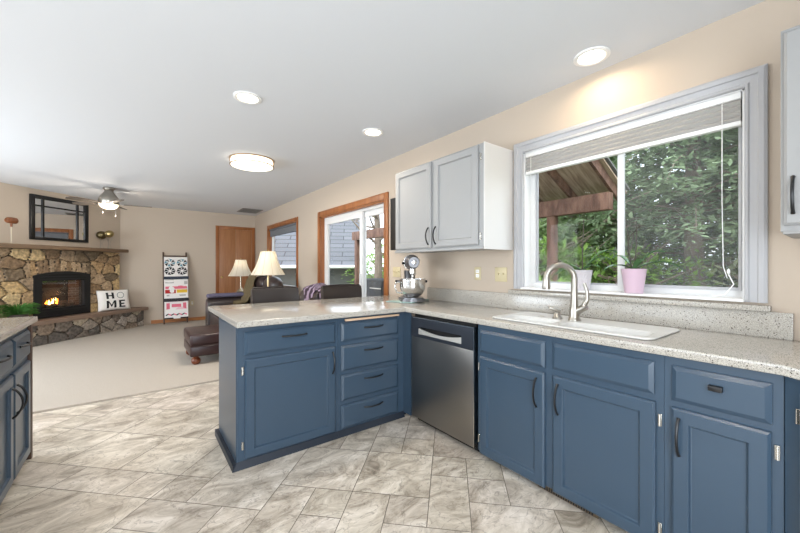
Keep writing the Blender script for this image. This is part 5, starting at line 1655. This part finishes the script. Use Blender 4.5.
def porch():
    p = thing('patio_roof', 'brown timber patio roof with rafters outside the kitchen window', 'patio roof', (5.2, 4, 0))
    tm = wood('brown_stained_timber', (88, 62, 50), (130, 98, 80), (2, 2, .6), .8)
    y0, y1 = 2.10, 9.2
    MB().box(5.13, 5.27, y0, y1, 2.04, 2.28, bev=.006).build('beam', tm, p)
    for y in (2.95, 6.0, 9.0):
        MB().box(5.14, 5.26, y - .06, y + .06, -.049, 2.039, bev=.006).build('post', tm, p)
    sl = .47
    for k in range(8):
        y = y0 + .03 + k * .58
        T = Matrix.Translation((5.55, y, 2.28 - .35 * sl + .13))
        m = MB(); A = (0, 0, 0); B = (-2.95, 0, 2.95 * sl)
        m.prism([(0, -.07), (0, .07), (-2.95, 2.95 * sl + .07), (-2.95, 2.95 * sl - .07)], -.02, .02, T)
        m.build('rafter', tm, p)
    bd = wood('weathered_roof_boards', (142, 120, 100), (186, 164, 142), (.5, 4, .5), .9)
    m = MB(); m.prism([(0.05, .074 - .05 * sl), (0.05, .098 - .05 * sl), (-2.95, 2.95 * sl + .098), (-2.95, 2.95 * sl + .074)], 0, 4.3, Matrix.Translation((5.55, y0 - .05, 2.28 - .35 * sl + .13)))
    m.build('roof_boards', bd, p)
    MB().prism([(0.06, .10), (0.06, .125), (-2.95, 2.95 * sl + .125), (-2.95, 2.95 * sl + .10)], 0, 4.36, Matrix.Translation((5.55, y0 - .08, 2.28 - .35 * sl + .13))).build('shingles', plain('grey_shingle', (110, 108, 106), .95, var=(30, .3)), p)
porch()

def house():
    h = thing('neighbour_house', 'grey neighbouring house with lap siding and shingle roof beyond the patio door', 'house', (6.9, 12.0, 0), R(60))
    X = 0.0; y0, y1 = 0.0, 11.0; ze = 1.42
    m = MB()
    z = GZ
    k = 0
    while z < ze - .01:      # lapped boards
        m.add([(X - .035, y0, z), (X - .035, y1, z), (X, y1, z + .165), (X, y0, z + .165)], [(0, 1, 2, 3)])
        m.add([(X - .035, y0, z), (X - .035, y1, z), (X, y1, z), (X, y0, z)], [(0, 3, 2, 1)])
        z += .165
    m.box(X + .001, X + 8, y0, y1, GZ, ze)
    m.build('lap_siding', plain('grey_green_siding', (100, 102, 99), .8), h, local=True)
    # gable triangle facing the camera side
    MB().prism([(X - .45, ze - .12), (X + 4, ze + 2.55), (X + 8.45, ze - .12)], y0 - .02, y0 + .10).build('gable_wall', plain('pale_gable', (182, 182, 176), .8), h, local=True)
    sm = new_mat('shingle_roof')
    mm, nt, b = sm
    bt = nt.nodes.new('ShaderNodeTexBrick'); bt.inputs['Scale'].default_value = 1.0; bt.inputs['Brick Width'].default_value = 1.1; bt.inputs['Row Height'].default_value = .30; bt.inputs['Mortar Size'].default_value = .02
    bt.inputs['Color1'].default_value = srgb((96, 98, 101)); bt.inputs['Color2'].default_value = srgb((108, 110, 113)); bt.inputs['Mortar'].default_value = srgb((58, 60, 62))
    tc = nt.nodes.new('ShaderNodeTexCoord'); sp = nt.nodes.new('ShaderNodeSeparateXYZ'); cb = nt.nodes.new('ShaderNodeCombineXYZ')
    nt.links.new(tc.outputs['Object'], sp.inputs[0]); nt.links.new(sp.outputs['Y'], cb.inputs[0]); nt.links.new(sp.outputs['X'], cb.inputs[1])
    nt.links.new(cb.outputs[0], bt.inputs['Vector']); nt.links.new(bt.outputs[0], b.inputs['Base Color']); b.inputs['Roughness'].default_value = .95
    sl = 2.67 / 4.45
    rf = MB()
    rf.prism([(X - .55, ze - .20), (X - .55, ze - .10), (X + 4, ze + 2.68), (X + 4, ze + 2.58)], y0 - .35, y1 + .35)
    rf.prism([(X + 4, ze + 2.58), (X + 4, ze + 2.68), (X + 8.55, ze - .10), (X + 8.55, ze - .20)], y0 - .35, y1 + .35)
    rf.build('roof', mm, h, local=True)
    MB().tube([(X - .60, y0 - .3, ze - .17), (X - .60, y1 + .3, ze - .17)], .06, 8).build('gutter', M_white, h, local=True)
    MB().prism([(X - .58, ze - .26), (X - .58, ze - .12), (X + 4, ze + 2.66), (X + 4, ze + 2.50)], y0 - .39, y0 - .36).build('barge_board', M_white, h, local=True)
house()

# ---- trees: trunk, boughs, sprays of needles or leaves (copies share meshes)
def leaf_mesh(mb, pts, r_, size, per, spread, droop):
    for (p, d) in pts:
        for _ in range(per):
            c = p + Vector((r_.gauss(0, spread), r_.gauss(0, spread), r_.gauss(0, spread * .5)))
            a = Vector((r_.uniform(-1, 1), r_.uniform(-1, 1), r_.uniform(-.6, .25))) + d * .9
            a.normalize(); b = a.cross(Vector((r_.uniform(-.5, .5), r_.uniform(-.5, .5), 1))).normalized()
            s = size * r_.uniform(.6, 1.3)
            mb.add([c, c + a * s * .5 + b * s * .22, c + a * s, c + a * s * .5 - b * s * .22], [(0, 1, 2, 3)])
M_bark = plain('grey_brown_bark', (134, 120, 106), .95, bump=(12, .8), var=(6, .3))
def needle_mat(name, rgb):
    m, nt, b = new_mat(name)
    tc = nt.nodes.new('ShaderNodeTexCoord'); n = nt.nodes.new('ShaderNodeTexNoise'); n.inputs['Scale'].default_value = 2.2; n.inputs['Detail'].default_value = 3
    r2 = nt.nodes.new('ShaderNodeValToRGB'); r2.color_ramp.elements[0].position = .3; r2.color_ramp.elements[1].position = .7
    r2.color_ramp.elements[0].color = srgb(tuple(int(c * .72) for c in rgb)); r2.color_ramp.elements[1].color = srgb(tuple(min(255, int(c * 1.2)) for c in rgb))
    nt.links.new(tc.outputs['Object'], n.inputs['Vector']); nt.links.new(n.outputs['Fac'], r2.inputs[0]); nt.links.new(r2.outputs[0], b.inputs['Base Color'])
    b.inputs['Roughness'].default_value = .7; b.inputs['Specular IOR Level'].default_value = .2
    out = nt.nodes['Material Output']; t = nt.nodes.new('ShaderNodeBsdfTranslucent'); nt.links.new(r2.outputs[0], t.inputs[0])
    mx = nt.nodes.new('ShaderNodeMixShader'); mx.inputs[0].default_value = .3
    nt.links.new(b.outputs[0], mx.inputs[1]); nt.links.new(t.outputs[0], mx.inputs[2]); nt.links.new(mx.outputs[0], out.inputs[0])
    return m
def conifer(seed, h, rbase, zlow, mat, nb=70, per=5, size=.20, bare=14):
    r_ = random.Random(seed)
    t = bpy.data.objects.new('evergreen_tree', None); COL.objects.link(t); WM[t.name] = Matrix.Identity(4)
    MB().tube([(0, 0, -.05), (.03, .02, h * .3), (-.03, .03, h * .65), (0, 0, h)], [.17, .13, .08, .02], 10).build('trunk', M_bark, t)
    br = MB(); fo = MB()
    for i in range(nb):
        z = zlow + (h - zlow) * (i / nb) ** 1.05
        ln = rbase * (1 - .8 * (z - zlow) / (h - zlow)) * r_.uniform(.7, 1.1)
        a = i * 2.4 + r_.uniform(-.3, .3)
        d = Vector((math.cos(a), math.sin(a), 0)); side = Vector((-d.y, d.x, 0))
        P = [Vector((0, 0, z)) + d * ln * q + Vector((0, 0, .12 * ln * math.sin(q * 2.2) - .34 * ln * q * q)) for q in (0, .25, .5, .75, 1)]
        br.tube(P, [.022, .018, .014, .009, .004], 5)
        pts = []
        for q in range(16):
            u = .16 + .84 * q / 15
            f = u * 4; k = min(3, int(f)); c = P[k].lerp(P[k + 1], f - k)
            w = ln * .34 * math.sin(math.pi * min(1, .15 + u * .8))
            for s in (-1, 0, 1):
                pts.append((c + side * (s * w * r_.uniform(.4, 1)) + Vector((0, 0, -.10 * abs(s) * ln * .5)), d * .6 + side * s * .8))
        leaf_mesh(fo, pts, r_, size, per, .07, .3)
    for i in range(bare):
        z = r_.uniform(.3, zlow + .5); a = r_.uniform(0, 6.3); ln = rbase * r_.uniform(.4, .8)
        d = Vector((math.cos(a), math.sin(a), 0))
        br.tube([Vector((0, 0, z)), Vector((0, 0, z)) + d * ln * .5 + Vector((0, 0, .05)), Vector((0, 0, z)) + d * ln + Vector((0, 0, r_.uniform(-.1, .35)))], [.02, .013, .005], 5)
    br.build('boughs', M_bark, t); fo.build('foliage', mat, t, fixn=False)
    return t
def broadleaf(seed, h, rc, zc, mat, n=2600, size=.14, name='bushy_tree', trunk=True, bare=False):
    r_ = random.Random(seed)
    t = bpy.data.objects.new(name, None); COL.objects.link(t); WM[t.name] = Matrix.Identity(4)
    br = MB()
    br.tube([(0, 0, -.05), (.06, .02, h * .3), (.0, .08, h * .6), (.05, 0, h * .9)], [.16, .12, .08, .03], 9)
    tips = []
    for i in range(26 if bare else 16):
        z = h * r_.uniform(.25, .85); a = r_.uniform(0, 6.3); ln = rc * r_.uniform(.6, 1.0)
        d = Vector((math.cos(a), math.sin(a), 0)); s = Vector((0, 0, z))
        e = s + d * ln + Vector((0, 0, ln * r_.uniform(.3, .9)))
        m_ = s.lerp(e, .5) + Vector((0, 0, -.1))
        br.tube([s, m_, e], [.045, .028, .008], 6); tips += [m_, e]
        if bare:
            for k in range(4):
                q = s.lerp(e, r_.uniform(.4, .95)); v = Vector((r_.uniform(-1, 1), r_.uniform(-1, 1), r_.uniform(.2, 1))) * rc * .35
                br.tube([q, q + v * .5 + Vector((0, 0, .04)), q + v], [.012, .008, .003], 4)
    br.build('branches' , M_bark, t)
    fo = MB(); pts = []
    for i in range(n // 4):
        u = Vector((r_.gauss(0, 1), r_.gauss(0, 1), r_.gauss(0, 1))).normalized() * r_.uniform(.45, 1) ** .5
        u = u * (1 + .25 * noise.noise(u * 2.3 + Vector((seed, 0, 0))))
        pts.append((Vector((u.x * rc, u.y * rc, zc + u.z * (h - zc))), u))
    leaf_mesh(fo, pts, r_, size, 4, .12, .2)
    fo.build('foliage', mat, t, fixn=False)
    return t
M_ndark = needle_mat('dark_evergreen_needles', (134, 152, 116)); M_nmid = needle_mat('mid_evergreen_needles', (150, 172, 118)); M_bright = needle_mat('spring_green_leaves', (150, 184, 96)); M_olive = needle_mat('olive_grey_leaves', (136, 144, 108))
def place(t, x, y, rz, sc, label, cat='tree', group=None):
    t.location = (x, y, GZ); t.rotation_euler = (0, 0, rz); t.scale = (sc, sc, sc)
    return tag(t, label, cat, group)
cA = conifer(21, 7.0, 2.5, 2.3, M_ndark, 80, 9, .125, 46)
cB = conifer(22, 6.4, 2.2, 1.3, M_nmid, 80, 9, .125)
cC = conifer(23, 7.6, 2.6, .5, M_ndark, 80, 7, .17, 4)
place(cA, 7.6, 1.75, .3, 1, 'large dark evergreen with a visible trunk, straight outside the right window half', group='trees outside the kitchen window')
place(cB, 8.4, 4.2, 1.0, 1, 'mid green evergreen behind the post of the patio roof', group='trees outside the kitchen window')
place(cC, 11.6, 2.6, .7, 1.1, 'tall dark evergreen behind the gap between the nearer two', group='trees outside the kitchen window')
ev = [(cA, 8.2, .1, 2.1, .95, 'dark evergreen at the far right of the kitchen window view'), (cC, 11.4, .2, 2.6, 1.1, 'tall dark evergreen in the back row at the right of the window'),
      (cB, 11.4, 5.2, 3.4, 1.15, 'mid green evergreen in the back row beyond the patio roof'), (cC, 12.0, 8.0, 4.0, 1.1, 'tall dark evergreen past the patio roof end'), (cC, 11.6, -2.2, 5.1, 1.1, 'tall dark evergreen furthest right in the back row')]
for (src, x, y, rz, sc, lb) in ev:
    place(copy_tree(src), x, y, rz, sc, lb, group='trees outside the kitchen window')
bA = broadleaf(31, 2.2, 1.3, 1.0, M_bright, 3600, .13, 'leafy_shrub')
place(bA, 6.3, 3.9, 0, 1, 'bright green leafy shrub below the patio roof beam', 'shrub', 'shrubs beyond the patio')
place(copy_tree(bA), 6.6, 2.5, 1.2, .9, 'bright green shrub behind the whitish orchid pot', 'shrub', 'shrubs beyond the patio')
place(copy_tree(bA), 7.6, 5.6, 2.2, 1.1, 'bright green shrub at the left end of the window view', 'shrub', 'shrubs beyond the patio')
bO = broadleaf(32, 1.7, 1.2, .8, M_olive, 2600, .12, 'leafy_shrub')
place(bO, 6.9, .75, 0, 1, 'olive grey thin shrub under the bare boughs, right window half', 'shrub', 'shrubs beyond the patio')
place(copy_tree(bA), 7.6, 11.0, .5, 1.0, 'bright green shrub seen through the sliding door', 'shrub', 'shrubs beyond the sliding door')
place(copy_tree(bA), 8.8, 11.4, 1.5, 1.2, 'bright green shrub behind the one nearest the sliding door', 'shrub', 'shrubs beyond the sliding door')
for (x, y, rz, sc, lb) in ((14.0, 1.0, .4, 2.6, 'olive grey thicket far behind the evergreens, right side'), (14.2, 4.6, 1.9, 2.7, 'olive grey thicket far behind the evergreens, middle'), (14.6, 8.6, 3.1, 2.7, 'olive grey thicket far behind the evergreens, left side')):
    place(copy_tree(bO), x, y, rz, sc, lb, 'shrub', 'thickets behind the evergreens')
dA = broadleaf(33, 6.5, 1.2, 4.2, M_olive, 260, .09, 'bare_tree', bare=True)
place(dA, 6.0, 9.15, 0, 1, 'nearly bare tree with a leaning grey trunk outside the sliding door')
place(copy_tree(cC), 15.0, 17.2, 1.0, .8, 'dark evergreen beyond the shrubs outside the sliding door')
place(copy_tree(cB), 16.5, 15.5, 2.0, .9, 'dark evergreen far beyond the sliding door')

# covered grill on the patio
def grill():
    g = thing('covered_grill', 'charcoal grey covered grill on the patio outside the sliding door', 'grill', (3.05, 4.35, -.049))
    cm = plain('charcoal_cover', (74, 78, 82), .7, bump=(20, .4))
    MB().box(2.82, 3.30, 4.02, 4.70, -.048, 1.075, bev=.03, seg=3).build('cover', cm, g)
    MB().box(2.812, 2.819, 4.20, 4.50, .93, .945).build('badge', plain('pale_badge', (214, 214, 210), .5), g)
grill()
def outdoor_fern():
    f = thing('outdoor_fern', 'spiky green plant in a planter outside, behind the faucet spout', 'plant', (3.3, 1.9, -.05))
    r_ = random.Random(4); m = MB()
    for i in range(130):
        a = r_.uniform(0, 6.3); ln = r_.uniform(.35, .62); up = r_.uniform(.35, .75)
        dx, dy = math.cos(a), math.sin(a); vs = []; fs = []
        for k in range(7):
            t = k / 6; c = Vector((3.3 + dx * ln * t, 1.95 + dy * ln * t, .66 + up * math.sin(t * 2.1) * .8 - .1 * t)); ww = .012 * (1 - t) + .001
            vs += [(c.x - dy * ww, c.y + dx * ww, c.z), (c.x + dy * ww, c.y - dx * ww, c.z)]
        for k in range(6): fs.append((2 * k, 2 * k + 1, 2 * k + 3, 2 * k + 2))
        m.add(vs, fs)
    m.build('leaves', M_bright, f)
    MB().lathe([(.16, -.349), (.26, .55), (.28, .70), (.25, .70), (.24, .60), (0, .60)], 28, (3.3, 1.95, 0)).build('planter', plain('terracotta', (168, 92, 66), .8), f)
outdoor_fern()
